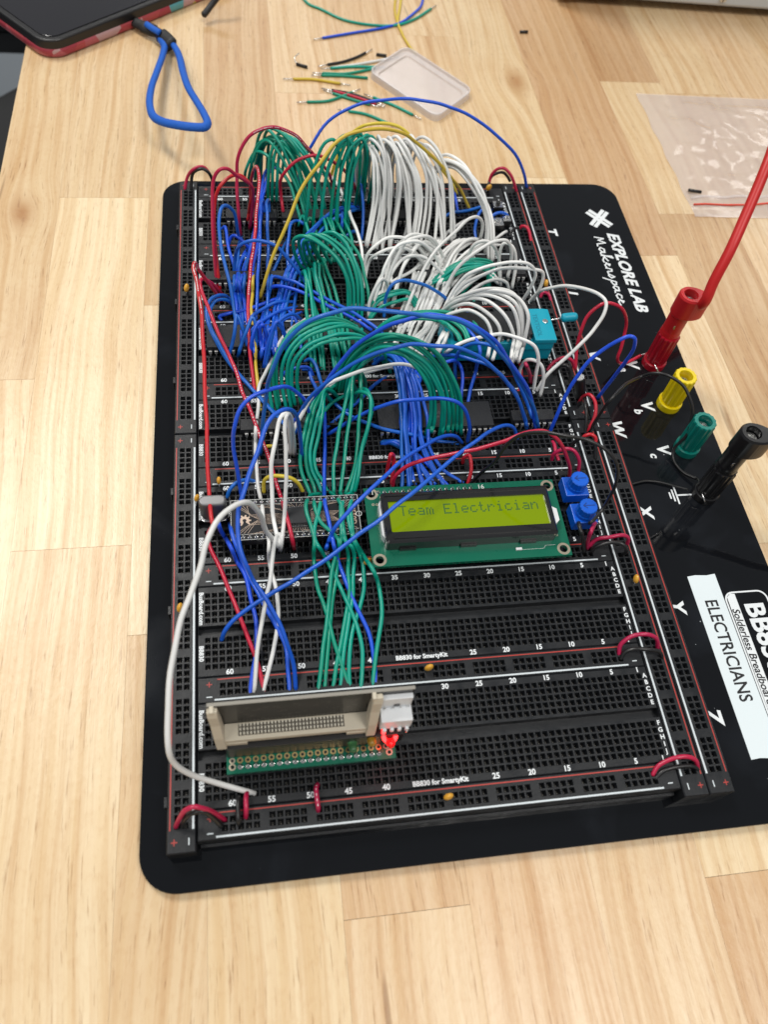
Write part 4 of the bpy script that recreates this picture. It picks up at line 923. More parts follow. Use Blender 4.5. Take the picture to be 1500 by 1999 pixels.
# ---- middle white mass
WM = 'white wires fanning from the middle'
lm = 'white wire in the tangled fan between the rear arches and the turquoise socket'
for p in [
 [(711,560),(712,515),(724,487),(750,467),(780,463),(803,470),(820,487),(840,515)],
 [(710,565),(720,512),(735,497),(763,485),(795,487),(818,503),(838,535)],
 [(765,560),(765,520),(777,487),(793,463),(810,455),(830,460),(848,477),(858,505)],
 [(752,600),(760,540),(778,495),(800,468),(828,461),(845,468),(860,490),(870,520)],
 [(725,610),(740,560),(752,520),(778,478),(805,470),(830,478),(850,500),(866,535)],
 [(760,590),(757,545),(762,505),(780,480),(802,483),(815,497),(830,520)],
 [(770,640),(800,567),(817,517),(850,483),(877,453),(905,432),(911,430)],
 [(778,645),(807,570),(835,513),(863,477),(890,450),(918,427),(932,424),(943,437),(940,460),(935,472)],
 [(788,640),(805,575),(815,535),(835,495),(850,470),(857,465)],
 [(800,640),(815,580),(830,530),(845,490),(858,468),(868,462)],
 [(845,600),(867,560),(890,523),(923,493),(957,473),(987,453),(990,452)],
 [(852,605),(877,550),(897,517),(927,493),(963,473),(988,470),(998,487),(997,517),(990,547)],
 [(842,600),(862,550),(880,503),(893,473),(898,467)],
 [(850,610),(868,555),(885,515),(902,480),(912,473)],
 [(838,610),(855,560),(872,510),(890,480),(905,468),(918,470)],
 [(863,610),(890,560),(917,533),(967,517),(1007,512),(1033,517),(1046,533),(1037,560),(1020,588)],
 [(867,600),(903,557),(950,533),(1000,523),(1043,527),(1061,534),(1056,560),(1040,588)],
 [(880,600),(917,570),(967,545),(990,553),(994,568),(993,582)],
 [(770,560),(762,540),(790,505),(820,500),(845,515),(870,540),(880,560)],
 [(905,560),(912,510),(925,480),(945,470),(965,480),(975,510),(978,560)],
 [(978,560),(975,500),(985,475),(1000,480),(1008,510),(1000,565)],
 [(730,600),(740,575),(765,552),(800,530),(830,512),(862,500),(880,505)],
 [(720,620),(722,590),(732,560),(745,545),(757,552),(758,590)]]:
    W('white', p, lm, WM)
bundle('white', [(775,655),(800,590),(818,540),(838,500),(862,470),(880,462)], [(850,625),(872,575),(895,530),(920,495),(960,475),(985,480)], 9, lm, WM, 4)
bundle('white', [(790,650),(812,595),(832,560),(850,520),(866,505)], [(870,620),(893,580),(925,550),(965,535),(985,560)], 6, lm, WM, 4)
bundle('white', [(725,600),(738,560),(755,520),(785,482),(815,478),(838,500)], [(775,600),(785,555),(800,515),(825,480),(850,478),(875,510)], 5, lm, WM, 4)
lz = 'white wire arching over the turquoise socket chip'
GZ = 'white wires over the turquoise socket'
for p in [
 [(855,625),(880,600,14),(903,583,22),(950,569,30),(990,570,33),(1017,587,32),(1032,620,28),(1026,665,18),(1016,695,5),(1012,708)],
 [(860,625),(890,590,20),(933,577,27),(970,579,30),(1000,600,30),(1013,643,22),(1010,675,12),(1003,708)],
 [(865,625),(885,593,18),(923,582,25),(957,590,27),(987,617,26),(1003,650,20),(1000,685,8),(997,706)],
 [(870,622),(883,600,18),(917,593,24),(957,613,24),(975,643,20),(973,670,13),(965,695,3),(962,703)],
 [(850,620),(895,580,24),(940,566,30),(985,566,33),(1010,580,32),(1022,610,28),(1020,655,19),(1010,690,5),(1008,704)],
 [(858,630),(880,612,18),(915,605,22),(945,622,22),(960,650,18),(956,680,8),(952,700)],
 [(845,628),(890,588,22),(935,572,28),(975,572,31),(1006,592,31),(1018,630,24),(1014,670,14),(1003,700,3),(1001,708)]]:
    W('white', p, lz, GZ)
bundle('white', [(850,605),(830,640),(805,670),(785,700)], [(905,590),(885,630),(868,660),(858,700)], 9, 'white wire slanting down behind the green arcs left of the turquoise socket', 'white wires slanting down left of the turquoise socket', 3)
bundle('white', [(770,640),(757,665),(745,690),(735,712)], [(845,610),(835,640),(825,670),(815,700)], 8, 'white wire slanting down behind the green arcs left of the turquoise socket', 'white wires slanting down left of the turquoise socket', 3)
W('white', [(1033,590),(1049,573),(1064,565),(1098,560),(1141,563),(1170,574),(1185,591),(1181,611),(1164,637),(1132,676),(1098,705),(1067,734),(1047,766)], 'white wire looping out to the right over the plate and back')
W('white', [(868,690),(900,670),(950,655),(993,653),(1030,667),(1046,679),(1051,701),(1047,730),(1042,764)], 'white wire arching in front of the turquoise socket')
W('white', [(1017,748),(1016,724),(1027,704),(1040,702),(1057,713),(1062,737),(1055,774)], 'small white hook in front of the turquoise socket corner')
W('white', [(610,615),(590,628),(565,645),(547,667),(533,700),(517,730),(505,760),(502,817),(498,867),(500,917),(507,967),(513,1010),(523,1045),(525,1080),(530,1112),(540,1160),(543,1200),(537,1257),(522,1317),(512,1356)], 'longest white wire snaking from the middle green stems to the upright card')
W('white', [(546,1069),(532,1052),(518,1034),(511,1011),(498,991),(481,981),(459,986),(430,1010),(404,1057),(393,1100),(373,1150),(350,1223),(334,1297),(327,1383),(328,1463),(340,1490),(373,1513),(427,1530),(498,1549)], 'thick looking white wire swinging out over the left rail to the frontmost board', r=.95)
W('white', [(568,888),(566,850),(563,817),(556,806),(547,818),(538,867),(531,917),(530,967),(535,1017),(541,1050),(546,1068)], 'left of the two tall narrow white loops')
W('white', [(575,890),(572,840),(566,812),(560,813),(557,840),(558,883),(558,933),(557,983),(553,1033),(547,1076)], 'right of the two tall narrow white loops')
W('white', [(550,1062),(545,1042),(537,1055),(532,1090),(527,1133),(513,1200),(503,1267),(496,1356)], 'white wire dropping straight from the carrier board to the upright card')
W('white', [(845,748),(822,722),(785,712),(740,717),(700,727),(650,743),(610,775),(590,807),(572,843),(562,885)], 'white wire sweeping left beneath the long blue arcs')
W('white', [(820,742),(800,724),(770,719),(735,722),(695,733),(655,749),(630,765)], 'second white wire sweeping left beneath the long blue arcs')
# ---- middle green
bundle('green', [(598,540),(580,515),(572,492),(574,474),(592,470),(627,485),(657,510),(676,548),(680,585),(679,625)], [(668,500),(652,480),(648,463),(655,456),(672,458),(690,478),(707,518),(715,555),(718,590),(716,615)], 9, 'green wire in the round middle clump', 'green wires of the round middle clump', 3)
bundle('green', [(585,560),(586,540),(590,531),(596,550),(601,590),(606,630),(608,668),(612,720)], [(632,530),(630,516),(631,512),(638,540),(650,580),(660,625),(668,668),(680,730)], 10, 'green wire in the straight middle stems', 'green stems between the round clump and the wide arcs', 3)
bundle('green', [(536,800),(529,750),(532,710),(551,667),(581,637),(615,622),(650,620),(690,638),(720,672)], [(588,795),(578,740),(584,700),(618,668),(665,655),(700,654),(728,665),(748,688),(760,722)], 8, 'green wire in the left wide arcs', 'green wires of the left wide arcs', 3)
bundle('green', [(655,765),(668,715),(700,678),(735,660),(775,657),(810,667),(845,690),(873,725),(893,770),(897,815),(895,850)], [(682,780),(692,740),(715,707),(745,691),(770,690),(793,699),(820,724),(836,755),(842,790),(838,830),(830,850)], 10, 'green wire in the right wide arcs', 'green wires of the right wide arcs', 2.5)
bundle('green', [(725,665),(745,635),(790,615),(850,608),(900,613),(935,632),(953,662)], [(716,680),(745,645),(780,629),(822,626),(860,636),(884,655),(893,680)], 6, 'green wire in the shallow arcs left of the turquoise socket', 'green wires of the shallow arcs', 2.5)
bundle('green', [(833,556),(863,533),(900,511),(935,506),(960,513),(966,545)], [(838,570),(868,548),(903,529),(938,523),(952,535),(948,572)], 6, 'green wire crossing the white fan', 'green wires crossing the white fan', 1.5)
bundle('green', [(715,610),(735,582),(765,571),(797,570),(818,590)], [(722,625),(742,598),(770,585),(800,582),(815,610)], 4, 'short green wire at the foot of the white fan', 'short green wires at the foot of the white fan', 1.5)
W('green', [(890,600),(902,578),(920,552),(938,540)], 'green stub under the white fan, left', None); W('green', [(925,590),(940,565),(957,545),(968,535)], 'green stub under the white fan, right', None)
LT = 'green wire in the left half of the tall front loops'; GL = 'green tall front loops, left half'
for p in [[(655,772),(640,757),(630,757),(614,782),(597,830),(588,880),(590,920),(601,950),(606,966)], [(660,775),(645,760),(632,762),(618,792),(603,840),(597,885),(600,920),(612,948),(616,965)],
          [(662,778),(650,765),(634,762),(624,800),(613,845),(606,885),(608,918),(622,945),(630,965)], [(650,790),(640,775),(634,770),(629,810),(622,850),(614,890),(618,920),(630,940),(640,962)]]: W('green', p, LT, GL)
RT = 'green wire in the right half of the tall front loops'; GR = 'green tall front loops, right half'
for p in [[(697,775),(692,752),(686,741),(680,765),(670,805),(658,865),(651,915),(652,965)], [(705,760),(700,735),(693,725),(688,755),(683,815),(677,865),(670,915),(664,966)],
          [(715,765),(712,740),(705,729),(705,770),(701,830),(698,880),(690,920),(674,966)], [(690,790),(700,762),(718,762),(727,785),(722,820),(710,862),(697,915),(684,966)], [(680,800),(690,775),(706,765),(722,772),(726,800),(717,838),(707,875),(700,930),(692,962)]]: W('green', p, RT, GR)
W('green', [(600,860),(615,800),(640,765),(665,748),(690,745)], 'dark green wire crossing under the tall front loops'); W('green', [(615,830),(640,795),(668,775),(700,765)], 'second dark green wire under the tall front loops')
GF = 'green wires from the carrier board to the upright card'; lf = 'green wire crossing the carrier board down to the upright card'
for p in [[(626,964),(607,967),(597,983),(598,1003),(607,1028),(614,1053),(612,1090),(618,1140),(632,1180),(645,1220),(655,1260),(668,1300),(684,1345)],
 [(629,966),(622,1000),(614,1035),(616,1055),(630,1080),(650,1115),(667,1150),(687,1197),(700,1230),(709,1270),(707,1317),(704,1348)],
 [(612,974),(617,1000),(627,1020),(650,1040),(660,1055),(655,1085),(645,1133),(641,1183),(632,1260),(625,1320),(621,1352)],
 [(641,958),(660,975),(668,995),(668,1040),(662,1080),(655,1130),(648,1190),(640,1267),(634,1350)],
 [(666,962),(666,1003),(670,1030),(678,1070),(681,1120),(680,1183),(667,1250),(657,1300),(650,1350)],
 [(686,960),(672,974),(666,1003),(672,1050),(688,1070),(691,1135),(683,1200),(670,1283),(665,1350)],
 [(690,965),(680,1010),(692,1060),(706,1093),(713,1133),(703,1183),(690,1223),(681,1300),(684,1348)],
 [(683,985),(686,1010),(692,1053),(710,1085),(727,1110),(743,1160),(743,1217),(734,1277),(727,1346)]]: W('green', p, lf, GF)
# ---- blue
B_ = [
 ([(508,890),(513,833),(520,767),(530,727),(553,677),(587,640),(627,617),(683,603),(733,605),(790,613),(840,617),(880,622),(907,632),(945,655),(977,690),(1000,720),(1025,760),(1044,800),(1052,836)], 'longest blue arc crossing the whole board in front of the round green clump'),
 ([(566,835),(590,800),(622,765),(653,725),(690,680),(740,645),(785,628),(820,618),(850,615),(900,625),(950,650),(977,677),(1000,712),(1027,752),(1040,790),(1046,838)], 'blue arc just below the longest one'),
 ([(575,850),(583,817),(600,783),(633,750),(683,713),(733,690),(773,678),(810,673),(857,675),(900,680),(933,693),(967,720),(993,747),(1014,783),(1024,815),(1029,838)], 'flat blue arc in front of the right wide green arcs'),
 ([(890,745),(889,705),(900,683),(920,672),(943,672),(973,683),(993,707),(1010,743),(1027,783),(1046,832)], 'short blue arc rising below the turquoise socket'),
 ([(830,712),(843,697),(877,693),(917,700),(953,713),(983,740),(1007,767),(1023,810),(1030,835)], 'low blue wire running right to the short chip'),
 ([(860,712),(887,703),(900,717),(904,737),(901,767),(900,792)], 'blue hook at the right end of the right wide green arcs'),
 ([(880,628),(917,647),(937,683),(933,710),(920,757),(913,790)], 'blue wire curling down under the turquoise socket'),
 ([(1074,844),(1086,815),(1103,776),(1124,742),(1149,708),(1183,679),(1210,664),(1231,657),(1241,660),(1242,671),(1234,689),(1217,713),(1193,744),(1166,779)], 'blue wire looping out over the right rails'),
 ([(903,865),(890,852,6),(867,851,10),(833,867,15),(783,903,19),(733,947,20),(700,977,19),(680,1000,17),(655,1030,14),(642,1058,6),(636,1073)], 'upper of two straight blue wires slanting over the display corner'),
 ([(1011,858),(1003,835,7),(987,830,11),(960,840,15),(917,870,20),(867,910,23),(800,967,24),(733,1020,22),(700,1043,20),(653,1080,17),(580,1130,13),(507,1173,10),(460,1207,7),(440,1230,4),(432,1251)], 'lower of two straight blue wires, ending on the second board'),
 ([(637,850),(693,817),(735,796),(777,785),(850,778),(887,783),(907,800),(917,833),(913,865)], 'blue wire arching across the wide chip'),
 ([(628,755),(650,785),(687,813),(727,830),(780,843),(800,847),(850,860),(898,866)], 'blue wire lying low in front of the wide chip'),
 ([(637,835),(690,790),(730,753),(765,730)], 'straight blue wire rising behind the tall front green loops'),
 ([(455,592),(440,577),(425,577),(412,585),(405,600),(410,643),(433,683),(460,723),(500,767),(533,803),(565,835)], 'blue wire slanting beside the long red one, upper'),
 ([(457,600),(443,586),(420,588),(408,612),(415,650),(440,693),(468,731),(507,777),(540,812),(570,842)], 'blue wire slanting beside the long red one, lower'),
 ([(462,645),(455,590),(447,545),(433,483),(428,433),(433,407),(443,402),(457,417),(463,447),(468,470)], 'tall narrow blue hook at the far left'),
 ([(432,448),(438,443),(441,450),(447,490),(460,533),(473,577),(480,617),(488,655)], 'blue wire falling inside the tall narrow hook'),
 ([(456,545),(460,497),(467,480),(487,472),(513,472),(540,483),(567,510),(590,540),(602,566)], 'blue arch crossing in front of the long red and yellow wires'),
 ([(545,332),(535,323),(522,330),(513,355),(508,385),(500,440),(485,500),(470,565)], 'blue wire curving up to the first rear green arch'),
 ([(548,338),(538,328),(524,340),(517,370),(512,400),(504,470),(492,540),(484,600)], 'second blue wire curving up to the rear green arches'),
 ([(517,425),(513,392),(510,400),(508,440),(507,500),(503,560),(500,625)], 'left of two straight upright blue wires'),
 ([(526,425),(524,391),(521,400),(522,440),(523,500),(523,560),(521,630)], 'right of two straight upright blue wires'),
 ([(445,480),(452,462),(462,462),(478,475),(490,490)], 'small blue arch beside the tall narrow hook'),
 ([(597,440),(583,431),(570,437),(563,460),(562,510),(565,562)], 'blue hook left of the blue fan'),
 ([(688,370),(696,330),(702,325),(705,345),(708,380),(710,425),(706,470)], 'blue wire standing at the left end of the rear white arches'),
 ([(669,475),(668,430),(671,402),(680,397),(690,400)], 'short upright blue wire left of the rear white arches'),
 ([(668,480),(680,458),(697,452),(706,472)], 'little blue arch at the foot of the rear white arches'),
 ([(528,560),(533,541),(567,547),(593,560),(633,583),(683,607),(730,637),(766,668)], 'blue wire slanting right under the round green clump, upper'),
 ([(518,580),(530,561),(567,563),(600,575),(640,597),(690,622),(742,655)], 'blue wire slanting right under the round green clump, lower'),
 ([(434,628),(428,618),(440,613),(467,607),(500,597),(540,583),(583,571)], 'nearly flat blue wire crossing the left tangle'),
 ([(513,690),(508,660),(508,640),(513,636),(519,650),(521,695)], 'small upright blue loop beside the yellow wire'),
 ([(534,700),(535,660),(539,638),(552,622),(575,615),(592,628)], 'small blue arch left of the left wide green arcs'),
 ([(503,700),(509,688),(520,680),(532,682),(538,700)], 'tiny blue arch above the number 50'),
 ([(547,738),(560,724),(583,718),(603,718),(612,735)], 'blue wire lying flat under the left wide green arcs'),
 ([(590,722),(600,722),(607,740),(617,757),(628,792)], 'blue wire dropping under the left wide green arcs, left'),
 ([(595,706),(606,702),(617,716),(627,747),(640,782)], 'blue wire dropping under the left wide green arcs, right'),
 ([(473,976),(463,917),(455,867),(457,833),(467,800),(490,776),(533,758),(563,756),(585,770),(600,795),(608,830)], 'large blue arch left of the tall white loops'),
 ([(443,972),(447,957),(460,943),(480,935),(500,941)], 'low blue arch behind the crystal can'),
 ([(590,900),(585,840),(577,808),(565,799),(550,801),(533,814),(513,848),(498,893),(485,940),(470,975),(463,993),(463,1033),(473,1080),(483,1112),(493,1133),(520,1170),(543,1210),(560,1257),(573,1297),(578,1350)], 'blue wire sweeping down past the gear emblem to the upright card'),
 ([(424,1012),(430,1033),(440,1050),(460,1090),(477,1123),(490,1173),(500,1217),(500,1267),(493,1317),(486,1362)], 'blue wire from the crystal can to the left end of the upright card'),
 ([(448,1022),(457,1057),(487,1127),(507,1167),(537,1223),(557,1263),(563,1317),(566,1354)], 'blue wire bending in the middle of the three front left blue wires'),
 ([(628,765),(633,800),(634,880),(632,933),(634,983),(643,1027),(650,1062),(660,1093),(677,1137),(700,1190),(720,1237),(730,1283),(735,1342)], 'long blue wire falling through the front green wires to the upright card'),
 ([(750,622),(752,590),(757,570),(767,555),(793,548),(823,555),(857,572),(885,595)], 'blue arch framing the foot of the white fan'),
 ([(907,610),(930,613),(950,628),(967,652)], 'blue wire passing over the turquoise socket chip edge'),
 ([(862,428),(880,416),(905,412),(930,406),(950,400)], 'blue wire lying at the right foot of the rear white arches'),
 ([(930,470),(928,445),(935,420),(950,408),(962,412)], 'blue loop left of the chrome push button'),
 ([(955,450),(958,425),(972,415),(990,420),(995,440)], 'blue loop around the chrome push button'),
 ([(878,360),(885,372),(891,395),(896,422)], 'thin dark blue wire right of the rear white arches'),
 ([(783,340),(770,300),(780,296),(795,302),(805,335)], 'blue wire peeping through the rear white arches'),
 ([(562,520),(548,560),(537,600),(530,650),(527,700)], 'blue wire hanging right of the upright pair'),
 ([(557,600),(575,620),(585,655),(590,700)], 'blue wire hanging toward the left wide green arcs'),
 ([(480,600),(475,570),(480,520),(490,470),(500,440)], 'blue wire hanging left of the long red wire'),
]
for p, l in B_: W('blue', p, l)
bundle('blue', [(536,620),(553,540),(577,485),(600,447),(633,418),(673,402),(703,401)], [(552,630),(572,550),(597,500),(622,460),(650,432),(682,416),(712,413)], 4, 'blue wire in the diagonal fan before the rear green clump', 'blue wires of the diagonal fan', 2)
bundle('blue', [(728,712),(752,697),(768,705),(776,735),(783,790),(785,850),(784,905),(782,952)], [(735,692),(765,685),(795,705),(822,755),(832,810),(837,870),(862,915),(898,948)], 9, 'blue wire in the ribbon falling to the display pins', 'blue wires of the ribbon behind the display', 3)
bundle('blue', [(838,705),(830,725),(815,760),(800,800),(793,860),(797,915),(800,952)], [(828,700),(812,730),(795,770),(787,820),(800,870),(840,915),(870,950)], 5, 'blue wire crossing the ribbon behind the display', 'blue wires crossing the ribbon', 2)
bundle('blue', [(743,868),(765,868),(790,885),(800,912)], [(745,862),(775,864),(808,880),(822,905)], 4, 'short blue wire fanning out left of the ribbon', 'short blue wires left of the ribbon', 1)
bundle('blue', [(452,600),(450,560),(452,520),(462,480),(470,462)], [(478,700),(474,640),(470,580),(478,530),(492,500)], 4, 'blue wire among the upright ones inside the tall narrow hook', 'upright blue wires inside the tall narrow hook', 4)
bundle('blue', [(455,700),(462,650),(475,612),(490,640),(494,690)], [(530,720),(538,660),(552,628),(568,645),(574,700)], 5, 'small blue loop in the left tangle below the flat blue wire', 'small blue loops of the left tangle', 5)
bundle('blue', [(520,640),(528,590),(540,540),(556,500),(568,470)], [(580,650),(584,600),(592,560),(606,520),(622,495)], 4, 'blue wire in the steep fan beside the round green clump', 'steep blue wires beside the round green clump', 4)
bundle('blue', [(470,660),(500,625),(545,600),(580,590)], [(480,690),(520,650),(560,625),(600,610)], 3, 'blue wire slanting up beneath the round green clump', 'blue wires slanting up beneath the round green clump', 3)
bundle('green', [(588,440),(596,420),(606,440),(612,480),(610,520)], [(665,450),(672,425),(682,440),(690,470),(690,505)], 7, 'green wire between the rear middle clump and the round clump', 'green wires between the rear middle clump and the round clump', 4)
bundle('green', [(715,640),(712,670),(708,700),(702,722)], [(640,600),(650,640),(660,690),(668,730)], 7, 'green wire hanging behind the left wide arcs', 'green wires hanging behind the left wide arcs', 3)
bundle('blue', [(498,700),(500,665),(508,630),(515,600)], [(560,700),(556,670),(552,640),(548,600)], 6, 'short blue wire under the left tangle', 'short blue wires under the left tangle', 3)
# ---- red and black jumpers
RJ = [
 ([(1209,1280),(1214,1258),(1237,1242),(1263,1238),(1282,1245),(1285,1268)], [(1212,1288),(1221,1274),(1243,1268),(1269,1268),(1290,1273),(1294,1287)], 'at the second board\'s right end'),
 ([(1274,1514),(1285,1496),(1311,1483),(1337,1480),(1358,1486),(1364,1499)], [(1279,1522),(1295,1505),(1328,1496),(1355,1495),(1366,1505)], 'at the frontmost right corner'),
 ([(1150,1069),(1165,1053),(1190,1047),(1216,1044),(1228,1050),(1225,1064)], [(1153,1079),(1165,1067),(1195,1059),(1220,1063),(1226,1074),(1215,1084)], 'right of the display\'s near corner'),
 ([(342,1616),(350,1597),(363,1580),(380,1573),(400,1577),(420,1588),(440,1601)], [(357,1616),(362,1600),(375,1587),(393,1583),(412,1595),(435,1616)], 'at the frontmost left corner'),
 ([(1067,726),(1084,704),(1103,698),(1118,705),(1122,720)], [(1082,735),(1093,716),(1105,713),(1114,725),(1113,750)], 'below the white loop at the right'),
 ([(1130,790),(1139,774),(1152,771),(1162,786),(1163,810),(1154,832),(1148,845)], [(1128,795),(1142,773),(1146,795),(1145,820),(1143,845)], 'in front of the can capacitor'),
 ([(1139,860),(1141,852),(1152,848),(1163,855),(1163,872)], [(1112,878),(1125,862),(1138,856),(1160,866),(1163,900)], 'under the long black arc at the right'),
 ([(1015,448),(1019,441),(1027,443),(1034,455),(1038,474)], [(995,461),(1003,449),(1012,444),(1018,448)], 'at the far right rail'),
 ([(1055,582),(1061,571),(1071,574),(1077,590)], None, 'by the turquoise lever'),
 ([(955,364),(959,342),(972,331),(985,331),(996,341),(1004,358),(1010,376)], [(952,370),(959,346),(974,338),(986,338),(997,354)], 'at the far right corner'),
 ([(755,935),(757,905),(762,885),(768,889),(765,950)], None, 'behind the display pins, left'),
 ([(904,905),(906,893),(916,889),(921,913),(913,947)], None, 'behind the display pins, right'),
 ([(1077,900),(1084,886),(1103,877),(1120,880),(1131,898),(1130,922)], None, 'arching into the far trimmer'),
 ([(1079,862),(1084,870),(1087,885),(1092,900)], [(1093,893),(1097,905),(1098,928)], 'behind the far trimmer'),
 ([(1147,1072),(1151,1050),(1158,1032),(1164,1018)], [(1142,1080),(1139,1055),(1134,1035),(1130,1018)], 'rising to the near trimmer'),
 ([(1026,708),(1030,716),(1035,732),(1037,748)], None, 'stub below the turquoise socket, right'),
 ([(1015,712),(1019,725),(1017,750),(1011,768)], None, 'stub below the turquoise socket, left'),
]
for rd, bk, l in RJ:
    W('red', rd, 'short red jumper '+l)
    if bk: W('black', bk, 'short black jumper '+l)
W('red', [(483,1546),(482,1556,3.0),(480,1580,3.0),(479,1598)], 'short upright red jumper below the thick white wire end'); W('black', [(467,1553),(467,1562,2.6),(467,1596,2.6),(467,1612)], 'short upright black jumper below the thick white wire end')
W('red', [(620,1530),(620,1538,2.8),(621,1572,2.8),(621,1584)], 'short upright red jumper with pale printing, alone below the ribbon socket card', prt=(.3, .7))
W('red', [(767,950),(771,932),(797,910),(850,893),(917,880),(983,860),(1033,843),(1063,841),(1087,857),(1103,883),(1113,910),(1112,932)], 'long red wire from the display pins to the far trimmer')
W('black', [(916,948),(940,923),(967,900),(990,867),(1017,850),(1060,845),(1100,848),(1142,856),(1185,879),(1206,913),(1202,947),(1185,981),(1160,1015),(1150,1022)], 'long black wire arcing from the display pins round the right of the trimmers', r=.72)
W('black', [(1148,846),(1175,805),(1193,781),(1215,757),(1250,735,14),(1272,729,18),(1304,733,20),(1338,756,18),(1354,798,12),(1343,845,3),(1318,875,-5),(1315,896,-8),(1334,922,-8.3),(1362,935,-7)], 'long black wire looping round the yellow and green posts', r=.72)
W('red', [(1124,724),(1127,679),(1135,645),(1149,616),(1170,597),(1188,591),(1209,597),(1221,616),(1221,645),(1214,679),(1207,698,0),(1211,709,-6),(1226,707,-7.5),(1252,694,-7.5)], 'red wire looping over the plate to the red post')
for p, l in (([(1249,695,-7.6),(1262,690,-7.0)], 'bare silver wire end at the red post'), ([(1279,711,-4),(1286,727,-6)], 'bare silver wire end in front of the red post'), ([(1372,964,-4),(1378,983,-7)], 'bare silver wire end in front of the black post'), ([(1362,934,-7),(1375,955,-5)], 'bare silver wire end beside the black post')):
    q = MB(); q.tube([at(*a) for a in p], .42, 8); tag(q.build('wire_end', 'tin', smooth=True, origin=at(*p[0])), l, 'wire end')
W('black', [(1226,947,-8.5),(1260,939,-8.6),(1285,940,-8.6),(1312,947,-8.4),(1345,956,-7)], 'thin black wire lying on the plate left of the black post', r=.5)
W('black', [(1215,1100,-8.8),(1262,1055,-8.8),(1290,1040,-8.8)], 'thin black wire lying on the plate near the letter X', r=.4)
# ------------------------------------------------------------------ things lying on the bench
def oncut(col, path, label, bare=(1, 1), r=.85, group='wire offcuts scattered beyond the board'):
    P = [at(x, y, (z if z is not None else -12.1)) for x, y, z in [(p+(None,))[:3] for p in path]]
    Q = spline(P, 5); th = thing('wire_offcut', label, 'wire offcut', (Q[0].x, Q[0].y, -13), group)
    q = MB(); q.tube(Q, r, 8); q.build('insulation', 'w_'+col, th, smooth=True)
    for on, a, b in ((bare[0], Q[0], Q[1]), (bare[1], Q[-1], Q[-2])):
        if on: d = (a-b).normalized()*6.5; q = MB(); q.tube([a-d*.05, a+Vector((d.x, d.y, 0))], .36, 8); q.build('bare_end', 'tin', th, smooth=True)
oncut('green', [(585,-12),(603,8),(625,17),(670,38),(720,48),(775,49),(810,37),(842,17)], 'long green wire curving at the top edge of the photo', (0, 1))
oncut('blue', [(630,74),(690,64),(750,54),(783,44),(808,26),(822,12),(828,-12)], 'long blue wire with a bare left tip near the top edge', (1, 0))
oncut('yellow', [(774,-14),(771,20),(778,48),(790,75),(812,108)], 'yellow wire running from the top edge to the clear lid', (0, 0))
oncut('yellow', [(785,-14),(781,15),(777,45),(786,66)], 'shorter yellow wire beside the long yellow one at the top edge', (0, 0))
oncut('black', [(640,126),(672,120),(698,111),(714,103)], 'curved black offcut above the white one')
oncut('white', [(650,132),(690,127),(725,121),(762,114)], 'white offcut left of the clear lid')
oncut('green', [(646,133),(690,130),(734,131)], 'green offcut directly under the white one')
oncut('green', [(630,143),(672,144),(705,139),(732,133)], 'green offcut in the middle of the green ones')
oncut('green', [(628,147),(670,148),(718,152)], 'lowest of the three upper green offcuts', (1, 0))
oncut('yellow', [(573,154),(612,155),(664,163)], 'yellow offcut left of the green ones')
oncut('green', [(600,199),(640,197),(668,188),(688,180)], 'green offcut crossing the striped pile')
oncut('red', [(652,178),(690,188),(733,203)], 'red offcut in the crossing pile')
oncut('green', [(650,182),(690,195),(722,204)], 'green offcut below the red one')
oncut('black', [(648,176),(690,184),(735,200)], 'black offcut in the crossing pile')
oncut('green', [(729,190),(770,206),(806,224)], 'green offcut under the blue arc by the clear lid')
oncut('green', [(681,217),(715,223),(758,241)], 'green offcut nearest the board')
for (x0, y0, x1, y1, lb) in ((735, 106, 755, 109, 'short black sleeve above the clear lid'), (579, 125, 600, 131, 'short black sleeve with a bent bare end, left of the offcuts'), (1016, 62, 1031, 62, 'short black sleeve alone on the far bench'), (1345, 371, 1370, 375, 'short black sleeve lying on the plastic bag')):
    z = -12.0 if x0 < 1300 else -10.6
    a, b = at(x0, y0, z), at(x1, y1, z); th = thing('sleeve_offcut', lb, 'wire offcut', (a[0], a[1], z-1)); q = MB(); q.tube([a, b], .95, 10); q.build('sleeve', 'w_black', th, smooth=True)
    if x0 == 579: q = MB(); q.tube(spline([a, (a[0]-1, a[1]+3, z+2), (a[0]+2, a[1]+7, z+3)], 4), .35, 6); q.build('bare_end', 'tin', th, smooth=True)
# clear lid
ld = thing('box_lid', 'translucent rectangular plastic box lid lying beyond the board', 'lid', (138, 440, -13))
A, B_, D_ = Vector((104.5, 449.5)), Vector((141.5, 401)), Vector((133.5, 479.5))
u, v = (B_-A), (D_-A); U, V = u.length, v.length
def lidp(s, t, z): return (*(A+u*s+v*t), z)
def rr2(ins, z, r, nn=5):
    P = rrect(ins, ins, U-ins, V-ins, r, nn); return [lidp(p[0]/U, p[1]/V, z) for p in P]
m = MB(); prof = [(0, -12.9), (0, -8.4), (.9, -8.4), (1.1, -10.2), (2.5, -10.6), (4.5, -10.6), (5.2, -11.6)]
L_ = [rr2(i, z, max(1.5, 6-i*.6)) for i, z in prof]; n = len(L_[0])
vv = [p for l in L_ for p in l]; m.add(vv, [(i*n+k, i*n+(k+1)%n, (i+1)*n+(k+1)%n, (i+1)*n+k) for i in range(len(L_)-1) for k in range(n)]+[tuple((len(L_)-1)*n+k for k in range(n))])
o = m.build('lid_shell', 'lid', ld, smooth=False); sd = o.modifiers.new('wall', 'SOLIDIFY'); sd.thickness = .0006
